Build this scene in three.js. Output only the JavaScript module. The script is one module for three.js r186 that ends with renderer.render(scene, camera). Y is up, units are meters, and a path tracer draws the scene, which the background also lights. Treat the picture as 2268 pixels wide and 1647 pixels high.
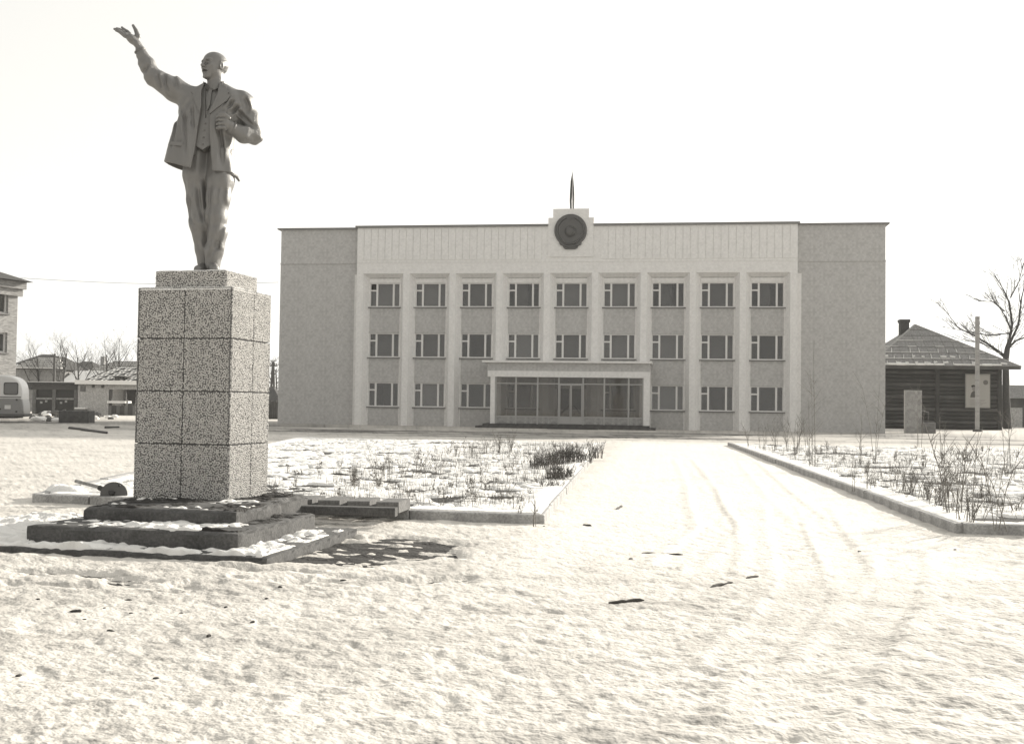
import * as THREE from 'three';
import { mergeGeometries } from 'three/addons/utils/BufferGeometryUtils.js';

// ---------------------------------------------------------------- camera, sky, sun, exposure
const W = 2267, H = 1647, F = 2400, EYE = 1.45, YAW = 8 * Math.PI / 180, PITCH = Math.atan(74.5 / 2400), ROLL = 0.0135;
const scene = new THREE.Scene();
const camera = new THREE.PerspectiveCamera(2 * Math.atan(H / 2 / F) * 180 / Math.PI, W / H, 0.1, 4000);
camera.position.set(0, EYE, 0);
camera.rotation.order = 'YXZ';
camera.rotation.set(PITCH, YAW, ROLL);
camera.updateMatrixWorld(true);
scene.add(camera);

const SUN_EL = 18 * Math.PI / 180;
const sunDir = new THREE.Vector3(0.6 * Math.cos(SUN_EL), Math.sin(SUN_EL), -0.8 * Math.cos(SUN_EL)).normalize();
{
  const w = 128, h = 64, data = new Float32Array(w * h * 4);
  for (let j = 0; j < h; j++) for (let i = 0; i < w; i++) {
    const el = (j + 0.5) / h * Math.PI - Math.PI / 2, az = ((i + 0.5) / w - 0.5) * 2 * Math.PI;
    const dir = new THREE.Vector3(Math.cos(el) * Math.cos(az), Math.sin(el), Math.cos(el) * Math.sin(az));
    const s = Math.max(0, Math.sin(el));
    const c = dir.dot(sunDir);           // clear winter air: bright round the sun and along the horizon, deeper overhead and opposite
    const L = 0.36 + 0.33 * Math.pow(1 - s, 3) + 0.5 * Math.pow(0.5 + 0.5 * c, 2) + 0.2 * Math.pow(Math.max(0, c), 8);
    const k = (j * w + i) * 4;
    data[k] = L * 1.0; data[k + 1] = L * 0.985; data[k + 2] = L * 0.935; data[k + 3] = 1;
  }
  const sky = new THREE.DataTexture(data, w, h, THREE.RGBAFormat, THREE.FloatType);
  sky.mapping = THREE.EquirectangularReflectionMapping; sky.magFilter = THREE.LinearFilter; sky.minFilter = THREE.LinearFilter;
  sky.needsUpdate = true;
  scene.background = sky; scene.environment = sky;
}
const sun = new THREE.DirectionalLight(new THREE.Color().setRGB(1, 0.94, 0.84), 5);
sun.position.copy(sunDir).multiplyScalar(150); sun.target.position.set(-3, 0, -40);
sun.position.add(sun.target.position);
sun.castShadow = true; sun.shadow.radius = 2.5; sun.shadow.mapSize.set(4096, 4096);
Object.assign(sun.shadow.camera, { left: -110, right: 110, top: 70, bottom: -70, near: 1, far: 400 });
scene.add(sun, sun.target);
scene.fog = new THREE.FogExp2(new THREE.Color().setRGB(0.92, 0.91, 0.88), 0.0005);
const renderer = new THREE.WebGLRenderer({ antialias: true });
renderer.toneMapping = THREE.LinearToneMapping;
renderer.toneMappingExposure = 1.38;
renderer.shadowMap.enabled = true;

// ---------------------------------------------------------------- helpers
const V = (x, y, z) => new THREE.Vector3(x, y, z);
const camM = new THREE.Matrix4().extractRotation(camera.matrixWorld);
const ray = (px, py) => V((px - W / 2) / F, -(py - H / 2) / F, -1).applyMatrix4(camM);
const at = (px, py, d) => ray(px, py).multiplyScalar(d).add(camera.position);
const ground = (px, py, y = 0) => { const r = ray(px, py); return r.multiplyScalar((y - EYE) / r.y).add(camera.position); };
const onZ = (px, py, z) => { const r = ray(px, py); return r.multiplyScalar(z / r.z).add(camera.position); };

function mulberry(a) { return () => { a |= 0; a = a + 0x6D2B79F5 | 0; let t = Math.imul(a ^ a >>> 15, 1 | a); t = t + Math.imul(t ^ t >>> 7, 61 | t) ^ t; return ((t ^ t >>> 14) >>> 0) / 4294967296; }; }
const rnd = mulberry(77);
const R = (a, b, g = rnd) => a + (b - a) * g();
function hash(i, j, k = 0) { let h = Math.imul(i, 374761393) ^ Math.imul(j, 668265263) ^ Math.imul(k, 2147483647 ^ 0x5bd1e995); h = Math.imul(h ^ h >>> 13, 1274126177); return ((h ^ h >>> 16) >>> 0) / 4294967296; }
const sm = t => t * t * (3 - 2 * t);
function noise2(x, y, s = 0) {
  const i = Math.floor(x), j = Math.floor(y), u = sm(x - i), v = sm(y - j);
  const a = hash(i, j, s), b = hash(i + 1, j, s), c = hash(i, j + 1, s), d = hash(i + 1, j + 1, s);
  return a + (b - a) * u + (c - a) * v + (a - b - c + d) * u * v;
}
function fbm(x, y, o = 3, s = 0) { let r = 0, a = 0.5, t = 0; for (let k = 0; k < o; k++) { r += a * noise2(x, y, s + k); t += a; x = x * 2.03 + 17.1; y = y * 2.03 + 5.3; a *= 0.5; } return r / t; }
const noise3 = (x, y, z, s = 0) => { const k = Math.floor(z), w = sm(z - k); return noise2(x, y, s + k * 57) * (1 - w) + noise2(x, y, s + (k + 1) * 57) * w; };
const clamp = (x, a, b) => Math.min(b, Math.max(a, x));
const sstep = (a, b, x) => sm(clamp((x - a) / (b - a), 0, 1));
const lerp = (a, b, t) => a + (b - a) * t;

const taken = new Map();
function numbered(n) { const c = taken.get(n) || 0; taken.set(n, c + 1); return c ? `${n}_${String(c).padStart(3, '0')}` : n; }
function tag(o, label, category, group, kind) { if (label) o.userData.label = label; if (category) o.userData.category = category; if (group) o.userData.group = group; if (kind) o.userData.kind = kind; return o; }
function thing(name, label, category, pos = V(0, 0, 0), turn = 0, group) {
  const o = new THREE.Group(); o.name = numbered(name); o.position.copy(pos); o.rotation.y = turn; scene.add(o); return tag(o, label, category, group);
}
function prep(g) { if (g.index) g = g.toNonIndexed(); for (const k of Object.keys(g.attributes)) if (!['position', 'normal', 'uv'].includes(k)) g.deleteAttribute(k); if (!g.attributes.normal) g.computeVertexNormals(); return g; }
function uvm(g, s = 1) {      // texture coordinates in metres by dominant direction
  g = prep(g); const p = g.attributes.position, n = g.attributes.normal, uv = new Float32Array(p.count * 2);
  for (let i = 0; i < p.count; i++) {
    const ax = Math.abs(n.getX(i)), ay = Math.abs(n.getY(i)), az = Math.abs(n.getZ(i));
    const [a, b] = ay > ax && ay > az ? [p.getX(i), p.getZ(i)] : ax > az ? [p.getZ(i), p.getY(i)] : [p.getX(i), p.getY(i)];
    uv[2 * i] = a * s; uv[2 * i + 1] = b * s;
  }
  g.setAttribute('uv', new THREE.BufferAttribute(uv, 2)); return g;
}
const merge = list => { list = list.map(g => g.attributes.uv ? prep(g) : uvm(g)); return list.length > 1 ? mergeGeometries(list) : list[0]; };
function part(name, geos, mat, parent) {
  const g = merge(Array.isArray(geos) ? geos : [geos]);
  const m = new THREE.Mesh(g, mat); m.name = parent === scene ? numbered(name) : name; parent.add(m); return m;
}
// box given by its extents
function bx(x0, x1, y0, y1, z0, z1) { const g = new THREE.BoxGeometry(x1 - x0, y1 - y0, z1 - z0); g.translate((x0 + x1) / 2, (y0 + y1) / 2, (z0 + z1) / 2); return uvm(g); }
// box with a small chamfer
function cbx(x0, x1, y0, y1, z0, z1, c = 0.012) {
  const s = new THREE.Shape(); const a = x0 + c, b = x1 - c, d = y0 + c, e = y1 - c;
  s.moveTo(a, d); s.lineTo(b, d); s.lineTo(b, e); s.lineTo(a, e); s.closePath();
  const g = new THREE.ExtrudeGeometry(s, { depth: z1 - z0 - 2 * c, bevelEnabled: true, bevelSize: c, bevelThickness: c, bevelSegments: 1 });
  g.translate(0, 0, z0 + c); return uvm(g);
}
function cyl(r0, r1, h, n = 12, y0 = 0) { const g = new THREE.CylinderGeometry(r1, r0, h, n); g.translate(0, y0 + h / 2, 0); return uvm(g); }
function tube(pts, rad, n = 5, cap = true) {
  const P = [], N = [], I = []; let prev = null;
  for (let i = 0; i < pts.length; i++) {
    const d = V(0, 0, 0).subVectors(pts[Math.min(i + 1, pts.length - 1)], pts[Math.max(i - 1, 0)]).normalize();
    let a = prev ? prev.clone().addScaledVector(d, -prev.dot(d)) : (Math.abs(d.y) < 0.9 ? V(0, 1, 0) : V(1, 0, 0)).cross(d);
    a.normalize(); prev = a; const b = V(0, 0, 0).crossVectors(d, a), r = Array.isArray(rad) ? rad[i] : rad;
    for (let k = 0; k < n; k++) { const t = k / n * 2 * Math.PI, q = a.clone().multiplyScalar(Math.cos(t)).addScaledVector(b, Math.sin(t)); N.push(q.x, q.y, q.z); P.push(pts[i].x + q.x * r, pts[i].y + q.y * r, pts[i].z + q.z * r); }
  }
  for (let i = 0; i < pts.length - 1; i++) for (let k = 0; k < n; k++) { const a = i * n + k, b = i * n + (k + 1) % n; I.push(a, b, a + n, b, b + n, a + n); }
  if (cap) { const l = (pts.length - 1) * n; for (let k = 1; k < n - 1; k++) { I.push(0, k + 1, k); I.push(l, l + k, l + k + 1); } }
  const g = new THREE.BufferGeometry(); g.setAttribute('position', new THREE.Float32BufferAttribute(P, 3)); g.setAttribute('normal', new THREE.Float32BufferAttribute(N, 3)); g.setIndex(I);
  return uvm(g);
}
// flat-shaded geometry from quads/triangles given as arrays of points
function faces(list) {
  const P = []; for (const f of list) for (let k = 1; k < f.length - 1; k++) for (const p of [f[0], f[k], f[k + 1]]) P.push(p.x, p.y, p.z);
  const g = new THREE.BufferGeometry(); g.setAttribute('position', new THREE.Float32BufferAttribute(P, 3)); g.computeVertexNormals(); return uvm(g);
}
function prism(pts, y0, y1) { // polygon in x,z (list of [x,z]) extruded up
  const top = pts.map(([x, z]) => V(x, y1, z)), bot = pts.map(([x, z]) => V(x, y0, z)), n = pts.length, L = [];
  let area = 0; for (let i = 0; i < n; i++) { const a = pts[i], b = pts[(i + 1) % n]; area += a[0] * b[1] - b[0] * a[1]; }
  const up = area < 0;
  L.push(up ? top : top.slice().reverse(), up ? bot.slice().reverse() : bot);
  for (let i = 0; i < n; i++) { const j = (i + 1) % n; const q = [bot[i], bot[j], top[j], top[i]]; L.push(up ? q : q.reverse()); }
  return faces(L);
}
// height field sheet: fx,fz give positions of a grid, fy the height
function sheet(cols, rows, fpos, color) {
  const P = new Float32Array((cols + 1) * (rows + 1) * 3), U = new Float32Array((cols + 1) * (rows + 1) * 2), C = color ? new Float32Array(P.length) : null, I = [];
  for (let j = 0; j <= rows; j++) for (let i = 0; i <= cols; i++) {
    const k = j * (cols + 1) + i, [x, y, z] = fpos(i / cols, j / rows, i, j);
    P[3 * k] = x; P[3 * k + 1] = y; P[3 * k + 2] = z; U[2 * k] = x; U[2 * k + 1] = z;
    if (C) { const c = color(x, z, y); C[3 * k] = c[0]; C[3 * k + 1] = c[1]; C[3 * k + 2] = c[2]; }
    if (i < cols && j < rows) I.push(k, k + 1, k + cols + 1, k + 1, k + cols + 2, k + cols + 1);
  }
  const g = new THREE.BufferGeometry(); g.setAttribute('position', new THREE.BufferAttribute(P, 3)); g.setAttribute('uv', new THREE.BufferAttribute(U, 2));
  if (C) g.setAttribute('color', new THREE.BufferAttribute(C, 3));
  g.setIndex(I); g.computeVertexNormals();
  return g;
}
function tex(n, fn, rep, srgb = true) {
  const d = new Uint8Array(n * n * 4);
  for (let j = 0; j < n; j++) for (let i = 0; i < n; i++) { const v = fn(i / n, j / n), k = (j * n + i) * 4; const c = Array.isArray(v) ? v : [v, v, v]; d[k] = clamp(c[0], 0, 1) * 255; d[k + 1] = clamp(c[1], 0, 1) * 255; d[k + 2] = clamp(c[2], 0, 1) * 255; d[k + 3] = 255; }
  const t = new THREE.DataTexture(d, n, n); t.wrapS = t.wrapT = THREE.RepeatWrapping; t.magFilter = THREE.LinearFilter; t.minFilter = THREE.LinearMipmapLinearFilter; t.generateMipmaps = true;
  t.repeat.set(rep, rep); if (srgb) t.colorSpace = THREE.SRGBColorSpace; t.needsUpdate = true; return t;
}
// tileable fbm
function tfbm(u, v, f, o, s) { let r = 0, a = 0.5, t = 0; for (let k = 0; k < o; k++) { const x = u * f, y = v * f, i = Math.floor(x), j = Math.floor(y), p = sm(x - i), q = sm(y - j), w = n => ((n % f) + f) % f; const A = hash(w(i), w(j), s + k), B = hash(w(i + 1), w(j), s + k), C = hash(w(i), w(j + 1), s + k), D = hash(w(i + 1), w(j + 1), s + k); r += a * (A + (B - A) * p + (C - A) * q + (A - B - C + D) * p * q); t += a; f *= 2; a *= 0.55; } return r / t; }
const texGrain = tex(512, (u, v) => 0.9 + 0.05 * tfbm(u, v, 4, 3, 3) + 0.17 * (tfbm(u, v, 16, 4, 5) - 0.45), 0.5);                       // soft plaster mottling
const texGrainSoft = tex(512, (u, v) => 0.94 + 0.03 * tfbm(u, v, 4, 3, 3) + 0.09 * (tfbm(u, v, 16, 4, 5) - 0.45), 0.5);
const texGrainB = tex(512, (u, v) => tfbm(u, v, 16, 5, 9), 0.7, false);
const texSpeck = tex(512, (u, v) => 0.62 + 0.38 * Math.pow(tfbm(u, v, 16, 5, 21), 1), 0.8);
const texConcrete = tex(512, (u, v) => { const a = tfbm(u, v, 6, 6, 31), b = tfbm(u, v, 64, 2, 37); return 0.62 + 0.28 * a + 0.25 * (b - 0.5); }, 0.9);
const texSnowB = tex(512, (u, v) => 0.7 * tfbm(u, v, 12, 5, 41) + 0.3 * tfbm(u, v, 48, 3, 43), 0.75, false);
const texWood = tex(512, (u, v) => 0.6 + 0.4 * tfbm(u * 0.999, v, 4, 3, 51) * (0.6 + 0.4 * Math.sin(v * 200 + 6 * tfbm(u, v, 4, 3, 53))), 0.4);
const texBrick = tex(512, (u, v) => { const rows = 26, r = Math.floor(v * rows), fy = v * rows - r, x = u * 8 + (r % 2) * 0.5, c = Math.floor(x), fx = x - c; const mortar = fy < 0.16 || fx < 0.06; return mortar ? 0.6 : 0.74 + 0.2 * hash(c % 8, r, 5) + 0.1 * (tfbm(u, v, 64, 2, 61) - 0.5); }, 0.5);

const grey = v => new THREE.Color().setRGB(v, v * 0.985, v * 0.965);
function mat(v, o = {}) { return new THREE.MeshStandardMaterial({ color: Array.isArray(v) ? new THREE.Color().setRGB(...v) : grey(v), roughness: 0.9, ...o }); }
const M = {
  snow: new THREE.MeshStandardMaterial({ color: 0xffffff, vertexColors: true, roughness: 0.95, bumpMap: texSnowB, bumpScale: 0.02 }),
  snowPlain: mat([0.84, 0.83, 0.81], { bumpMap: texSnowB, bumpScale: 0.02 }),
  soil: mat([0.05, 0.047, 0.044], { map: texSpeck, bumpMap: texSnowB, bumpScale: 0.03, roughness: 1 }),
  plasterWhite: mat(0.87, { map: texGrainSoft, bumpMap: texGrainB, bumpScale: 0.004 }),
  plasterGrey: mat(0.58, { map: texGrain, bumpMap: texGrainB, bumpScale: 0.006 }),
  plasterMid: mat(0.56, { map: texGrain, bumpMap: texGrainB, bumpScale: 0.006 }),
  frameWhite: mat(0.74, { roughness: 0.6 }),
  sillDark: mat(0.16, { roughness: 0.7 }),
  coping: mat(0.2, { roughness: 0.6 }),
  interior: mat(0.16),
  curtain: mat(0.06), curtainPale: mat(0.11),
  glass: new THREE.MeshPhysicalMaterial({ color: 0xffffff, roughness: 0.02, transmission: 1, thickness: 0, ior: 1.5 }),
  concrete: mat(0.3, { map: texConcrete, bumpMap: texGrainB, bumpScale: 0.006 }),
  concreteDark: mat(0.16, { map: texConcrete, bumpMap: texGrainB, bumpScale: 0.012 }),
  concretePale: mat(0.6, { map: texConcrete, bumpMap: texGrainB, bumpScale: 0.006 }),
  mortar: mat(0.25, { map: texConcrete }),
  bronze: mat([0.2, 0.196, 0.19], { metalness: 0.35, roughness: 0.5, bumpMap: texGrainB, bumpScale: 0.004 }),
  emblem: mat(0.1, { metalness: 0.4, roughness: 0.45 }),
  darkMetal: mat(0.05, { roughness: 0.6, metalness: 0.3 }),
  iron: mat(0.09, { roughness: 0.7 }),
  wood: mat(0.16, { map: texWood }),
  woodPale: mat(0.34, { map: texWood }),
  log: mat(0.085, { map: texWood }),
  bark: mat(0.1, { map: texSpeck }),
  twig: mat(0.09),
  dry: mat([0.17, 0.16, 0.145]),
  dryDark: mat([0.055, 0.05, 0.045]),
  roofGrey: mat(0.38, { map: texSpeck }),
  roofDark: mat(0.09, { map: texSpeck }),
  brick: mat(0.5, { map: texBrick }),
  whitewash: mat(0.7, { map: texSpeck }),
  busWhite: new THREE.MeshPhysicalMaterial({ color: grey(0.6), roughness: 0.4, clearcoat: 0.4, clearcoatRoughness: 0.3 }),
  busGrey: new THREE.MeshPhysicalMaterial({ color: grey(0.2), roughness: 0.45, clearcoat: 0.4, clearcoatRoughness: 0.3 }),
  rubber: mat(0.02),
  porchGlass: new THREE.MeshPhysicalMaterial({ color: grey(0.66), roughness: 0.03, transmission: 1, thickness: 0, ior: 1.5 }),
  kerb: mat(0.66, { map: texConcrete, bumpMap: texGrainB, bumpScale: 0.006 }),
  darkGlass: new THREE.MeshPhysicalMaterial({ color: grey(0.03), roughness: 0.06 }),
  clod: mat([0.06, 0.055, 0.05], { map: texSpeck }),
};

// ---------------------------------------------------------------- ground
const bareC = ground(770, 1218), bareC2 = ground(60, 1165), bareC3 = ground(430, 1300);
const tracks = [[[1800, 1130], [1822, 1175], [1856, 1235], [1882, 1290], [1850, 1380], [1790, 1455], [1700, 1600]], [[1730, 1120], [1745, 1180], [1765, 1245], [1778, 1310], [1730, 1390], [1640, 1480]], [[2000, 1230], [1985, 1300], [1935, 1390], [1850, 1500], [1760, 1600]], [[1640, 1010], [1690, 1060], [1740, 1110], [1800, 1160]], [[1500, 1000], [1540, 1060], [1570, 1130], [1590, 1200], [1570, 1280]], [[1500, 1260], [1560, 1205], [1592, 1172], [1566, 1128], [1560, 1080]]].map(t => new THREE.CatmullRomCurve3(t.map(([x, y]) => ground(x, y))).getPoints(28));
function segDist(x, z, pts) { let m = 1e9; for (let i = 0; i < pts.length - 1; i++) { const a = pts[i], b = pts[i + 1], dx = b.x - a.x, dz = b.z - a.z, t = clamp(((x - a.x) * dx + (z - a.z) * dz) / (dx * dx + dz * dz), 0, 1); m = Math.min(m, Math.hypot(x - a.x - t * dx, z - a.z - t * dz)); } return m; }
function bare(x, z) {
  let b = 0;
  const e = (c, rx, rz, k) => { const d = Math.hypot((x - c.x) / rx, (z - c.z) / rz); b = Math.max(b, k * (1 - sstep(0.45, 1.25, d))); };
  e(bareC, 1.35, 1.35, 1); e(bareC2, 1.3, 0.8, 0.62); e({ x: -2.6, z: -8.6 }, 1.5, 0.6, 0.52); e({ x: -4.6, z: -7.9 }, 2.6, 0.7, 0.4);
  return b ? sstep(0.24, 0.5, b * 0.66 + 1.1 * (fbm(x * 1.9, z * 3.6, 5, 135) - 0.5)) : 0;
}
const inPath = (x, z) => sstep(-1.9, -1.0, x) * (1 - sstep(2.6, 3.4, x)) * sstep(-46, -42, z) * (1 - sstep(-11.5, -7.5, z));
function snowH(x, z) {
  const d = Math.hypot(x, z), near = 1 - sstep(25, 60, d), p = inPath(x, z);
  let h = 0.035 + 0.03 * (fbm(x * 0.7, z * 0.7, 2, 100) - 0.5);
  if (near > 0) {
    const r = fbm(x * 2.6, z * 3.0, 3, 110), q = fbm(x * 12, z * 12, 4, 120), k = 1 - 0.55 * p;
    h += near * k * (0.026 * (r - 0.5) + 0.023 * (q - 0.5));
    const cell = 0.22, ci = Math.floor(x / cell), cj = Math.floor(z / cell);     // foot prints
    if (d < 22) for (let a = -1; a <= 1; a++) for (let b = -1; b <= 1; b++) {
      const hh = hash(ci + a, cj + b, 7); if (hh > 0.62) continue;
      const cx = (ci + a + hash(ci + a, cj + b, 8)) * cell, cz = (cj + b + hash(ci + a, cj + b, 9)) * cell, an = hash(ci + a, cj + b, 10) * 2.2 - 0.4;
      const u = (x - cx) * Math.cos(an) + (z - cz) * Math.sin(an), v = -(x - cx) * Math.sin(an) + (z - cz) * Math.cos(an);
      const e = Math.hypot(u / lerp(0.04, 0.1, hash(ci + a, cj + b, 11)), v / lerp(0.03, 0.05, hash(ci + a, cj + b, 12))); h -= 0.014 * (0.4 + 0.9 * q) * Math.exp(-e * e * 1.1) * (1 - 0.5 * p);
    }
    if (d < 30 && x > -1 && x < 5) for (const t of tracks) { const m = segDist(x, z, t); if (m < 0.4) { const g = 1 - sstep(0.12, 0.24, m); h = lerp(h, 0.024 + 0.004 * Math.sin(x * 30 + z * 50), 0.7 * g) + 0.009 * sstep(0.14, 0.24, m) * (1 - sstep(0.24, 0.4, m)); } }
    const br = bare(x, z); if (br > 0) h = lerp(h, 0.1 * (0.65 * fbm(x * 1.8, z * 5, 5, 136) + 0.35 * fbm(x * 9, z * 15, 3, 137) - 0.6), br);
    h += 0.09 * Math.exp(-Math.pow((z + 8.98) / 0.2, 2)) * sstep(-7.5, -6.8, x) * (1 - sstep(-3.7, -3.2, x)) * Math.max(0, fbm(x * 2.2, 3, 3, 130) - 0.3);
  }
  return Math.max(h, -0.06);
}
function snowC(x, z, y) {
  const d = Math.hypot(x, z);
  const pth = inPath(x, z); let a = 0.66 + 0.11 * pth - 0.10 * sstep(0.42, 0.7, fbm(x * 1.6, z * 2.0, 5, 140)) * (1 - 0.8 * pth);
  a -= 0.12 * sstep(0.55, 0.72, fbm(x * 5.5, z * 6.5, 3, 145)) * (1 - 0.7 * pth) * (d < 16 ? 1 : 0.4);
  const g = fbm(x * 14, z * 16, 2, 150); a -= 0.20 * sstep(0.68, 0.85, g) * (d < 14 ? 1 : 0.5);            // grit trodden into the snow
  const road = sstep(-68, -64, z) * (1 - sstep(-50, -45, z)); a -= road * (0.16 + 0.34 * sstep(0.4, 0.65, fbm(x * 0.12, z * 0.7, 4, 160)));
  return [a, a * 0.955, a * 0.885];
}
{
  // rows crowd towards the near ground, columns fan out: finer cells where the ground is seen close
  const dep = []; let d = 3.3; while (d < 62) { dep.push(d); d += Math.max(0.016, d * d * 0.00068); } for (; d < 3000; d *= 1.3) dep.push(d);
  for (const b of [2.2, 0.5, -3, -12, -40, -120]) dep.unshift(b);
  const U = []; for (let i = -470; i <= 470; i++) U.push(i / 470 * 0.68); for (const k of [0.72, 0.8, 0.95, 1.2, 1.7, 2.6, 4]) { U.push(k); U.unshift(-k); }
  const tilt = Math.tan(YAW) * 0.9;
  const g = sheet(U.length - 1, dep.length - 1, (a, b, i, j) => { const dd = dep[j], s = dd >= 3.3 ? dd : 3.3 + (3.3 - dd) * 3; const x = U[i] * s - dd * tilt * (dd > 0 ? 1 : 0), z = -dd; return [x, dd < 3.3 ? 0.03 : snowH(x, z), z]; }, snowC);
  // orientation: rows run away from the viewer, so flip the winding
  const I = g.index.array; for (let k = 0; k < I.length; k += 3) { const t = I[k]; I[k] = I[k + 1]; I[k + 1] = t; } g.computeVertexNormals();
  const n = g.attributes.normal; if (n.getY(5000) < 0) { for (let k = 0; k < I.length; k += 3) { const t = I[k]; I[k] = I[k + 1]; I[k + 1] = t; } g.computeVertexNormals(); }
  const m = new THREE.Mesh(g, M.snow); m.name = 'snowy_ground'; m.userData = { kind: 'structure', label: 'trampled snow covering the square' }; scene.add(m);
  const s = sheet(330, 260, (a, b) => { const x = -14 + 16 * a, z = -4.5 - 10.5 * b; return [x, 0.034 * (fbm(x * 7, z * 7, 4, 170) - 0.5) - 0.004, z]; });
  if (s.attributes.normal.getY(50) < 0) { const I2 = s.index.array; for (let k = 0; k < I2.length; k += 3) { const t = I2[k]; I2[k] = I2[k + 1]; I2[k + 1] = t; } s.computeVertexNormals(); }
  const sm_ = new THREE.Mesh(s, M.soil); sm_.name = 'bare_soil'; sm_.userData = { kind: 'structure', label: 'dark bare soil showing through the snow' }; scene.add(sm_);
}
function upright(g) { if (g.attributes.normal.getY(Math.floor(g.attributes.normal.count / 2)) < 0) { const I = g.index.array; for (let k = 0; k < I.length; k += 3) { const t = I[k]; I[k] = I[k + 1]; I[k + 1] = t; } g.computeVertexNormals(); } return g; }

// ---------------------------------------------------------------- planting beds and their kerbs
function bed(name, label, xl, xr, z0, z1, cols, rows, thin, zoff = () => 0) {   // xl(z), xr(z): outer edges of the bed
  const zz = j => -Math.pow(Math.pow(-z0, 0.35) + (Math.pow(-z1, 0.35) - Math.pow(-z0, 0.35)) * j, 1 / 0.35);
  const edge = (x, z) => Math.min(x - xl(z), xr(z) - x, z0 + zoff(x) - z), zs = (x, b) => zoff(x) * Math.pow(1 - b, 2);
  const g = upright(sheet(cols, rows, (a, b, i, j) => {
    let z = zz(b); const x = lerp(xl(z) + 0.012, xr(z) - 0.012, a); z += zs(x, b); const e = edge(x, z);
    let h = 0.155 + 0.05 * (fbm(x * 1.2, z * 1.2, 3, 200) - 0.5) * sstep(0.1, 0.6, e) + 0.012 * (fbm(x * 9, z * 9, 2, 205) - 0.4);
    h -= thin * sstep(0.28, 0.6, e) * (0.10 * sstep(0.50, 0.75, fbm(x * 1.9 + 1.5 * noise2(x * 3, z * 3, 215), z * 2.2 + 1.5 * noise2(x * 3, z * 3, 216), 4, 210)) + 0.07 * sstep(0.5, 0.75, fbm(x * 6 + 2 * noise2(x * 5, z * 5, 225), z * 6 + 2 * noise2(x * 5, z * 5, 226), 3, 220)));
    if (i === 0 || i === cols || j === 0 || j === rows) h = 0.1;
    return [x, h, z];
  }, (x, z) => { const a = 0.83 - 0.08 * sstep(0.5, 0.8, fbm(x * 2, z * 2, 3, 230)); return [a, a * 0.985, a * 0.955]; }));
  const m = new THREE.Mesh(g, M.snow); m.name = name; m.userData = { kind: 'structure', label }; scene.add(m);
  const s = upright(sheet(40, 60, (a, b) => { let z = zz(b); const x = lerp(xl(z) + 0.2, xr(z) - 0.2, a); z += zs(x, b); return [x, 0.115 + 0.02 * fbm(x * 5, z * 5, 2, 240) - (b < 0.004 ? 0.06 : 0), Math.min(z, z0 + zoff(x) - 0.2)]; }));
  const sm2 = new THREE.Mesh(s, M.soil); sm2.name = name + '_soil'; sm2.userData = { kind: 'structure', label: label + ', the dark soil under its snow' }; scene.add(sm2);
}
const kL0 = V(-1.43, 0, -12.97), kL1 = V(-2.13, 0, -40.1), kR0 = V(3.375, 0, -13.25), kR1 = V(2.46, 0, -42.5);
const lx = z => lerp(kL0.x, kL1.x, (z - kL0.z) / (kL1.z - kL0.z)), rx = z => lerp(kR0.x, kR1.x, (z - kR0.z) / (kR1.z - kR0.z));
const leftFront = x => x > -4.69 ? lerp(-0.05, -0.33, (-1.5 - x) / 3.19) : lerp(-0.33, -1.0, clamp((-4.69 - x) / 3.9, 0, 1));
bed('planting_bed_left', 'snowy planting bed behind the statue', z => -8.62 + 0.2 * (z + 14), lx, -12.97, -39.5, 260, 420, 0.62, leftFront);
bed('planting_bed_right', 'snowy weed-grown planting bed beside the log house end of the path', rx, z => 17, -13.3, -41, 330, 420, 0.8);
function kerb(label, pts, len, out) {
  const k = thing('kerb', label, 'kerb', V(0, 0, 0), 0, undefined);
  const g = mulberry(Math.round(Math.abs(pts[0].x * 1000)) + pts.length);
  for (let s = 0; s < pts.length - 1; s++) {
    const a = pts[s], b = pts[s + 1], L = a.distanceTo(b), dir = V(0, 0, 0).subVectors(b, a).normalize(); let t = 0;
    while (t < L - 0.05) {
      const l = Math.min(len * R(0.85, 1.15, g), L - t), w = 0.15;
      const geo = cbx(-l / 2 + 0.008, l / 2 - 0.008, -0.1, 0.15, -w / 2, w / 2, 0.015);
      const m = part('kerb_stone', geo, M.kerb, k);
      m.position.copy(a).addScaledVector(dir, t + l / 2); m.position.x += R(-0.012, 0.012, g) + out[s][0]; m.position.z += out[s][1]; m.position.y = R(-0.008, 0.008, g);
      m.rotation.set(R(-0.03, 0.03, g), Math.atan2(-dir.z, dir.x) + R(-0.008, 0.008, g), 0, 'YXZ');
      t += l;
    }
  }
  return k;
}
kerb('pale stone kerb along the bed behind the statue, beside the path', [kL0, kL1], 1.5, [[-0.06, 0]]);
kerb('grey stone kerb along the front of the bed behind the statue', [V(-1.5, 0, -13.04), V(-4.69, 0, -13.32), V(-8.6, 0, -13.98)], 1.5, [[0, 0], [0, 0]]);
kerb('snow-topped stone kerb on the short far-left side of the bed behind the statue', [V(-8.62, 0, -14.05), V(-9.6, 0, -19)], 1.5, [[0, 0]]);
kerb('snow-topped stone kerb along the weedy bed, facing the path', [kR0, kR1], 1.6, [[0.06, 0]]);
kerb('snow-topped stone kerb along the front of the weedy bed', [V(3.46, 0, -13.3), V(17, 0, -13.3)], 1.6, [[0, 0.02]]);
kerb('low stone kerb along the far side of the weedy bed', [V(3.5, 0, -40.8), V(17, 0, -40.8)], 2.5, [[0, 0]]);

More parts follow.
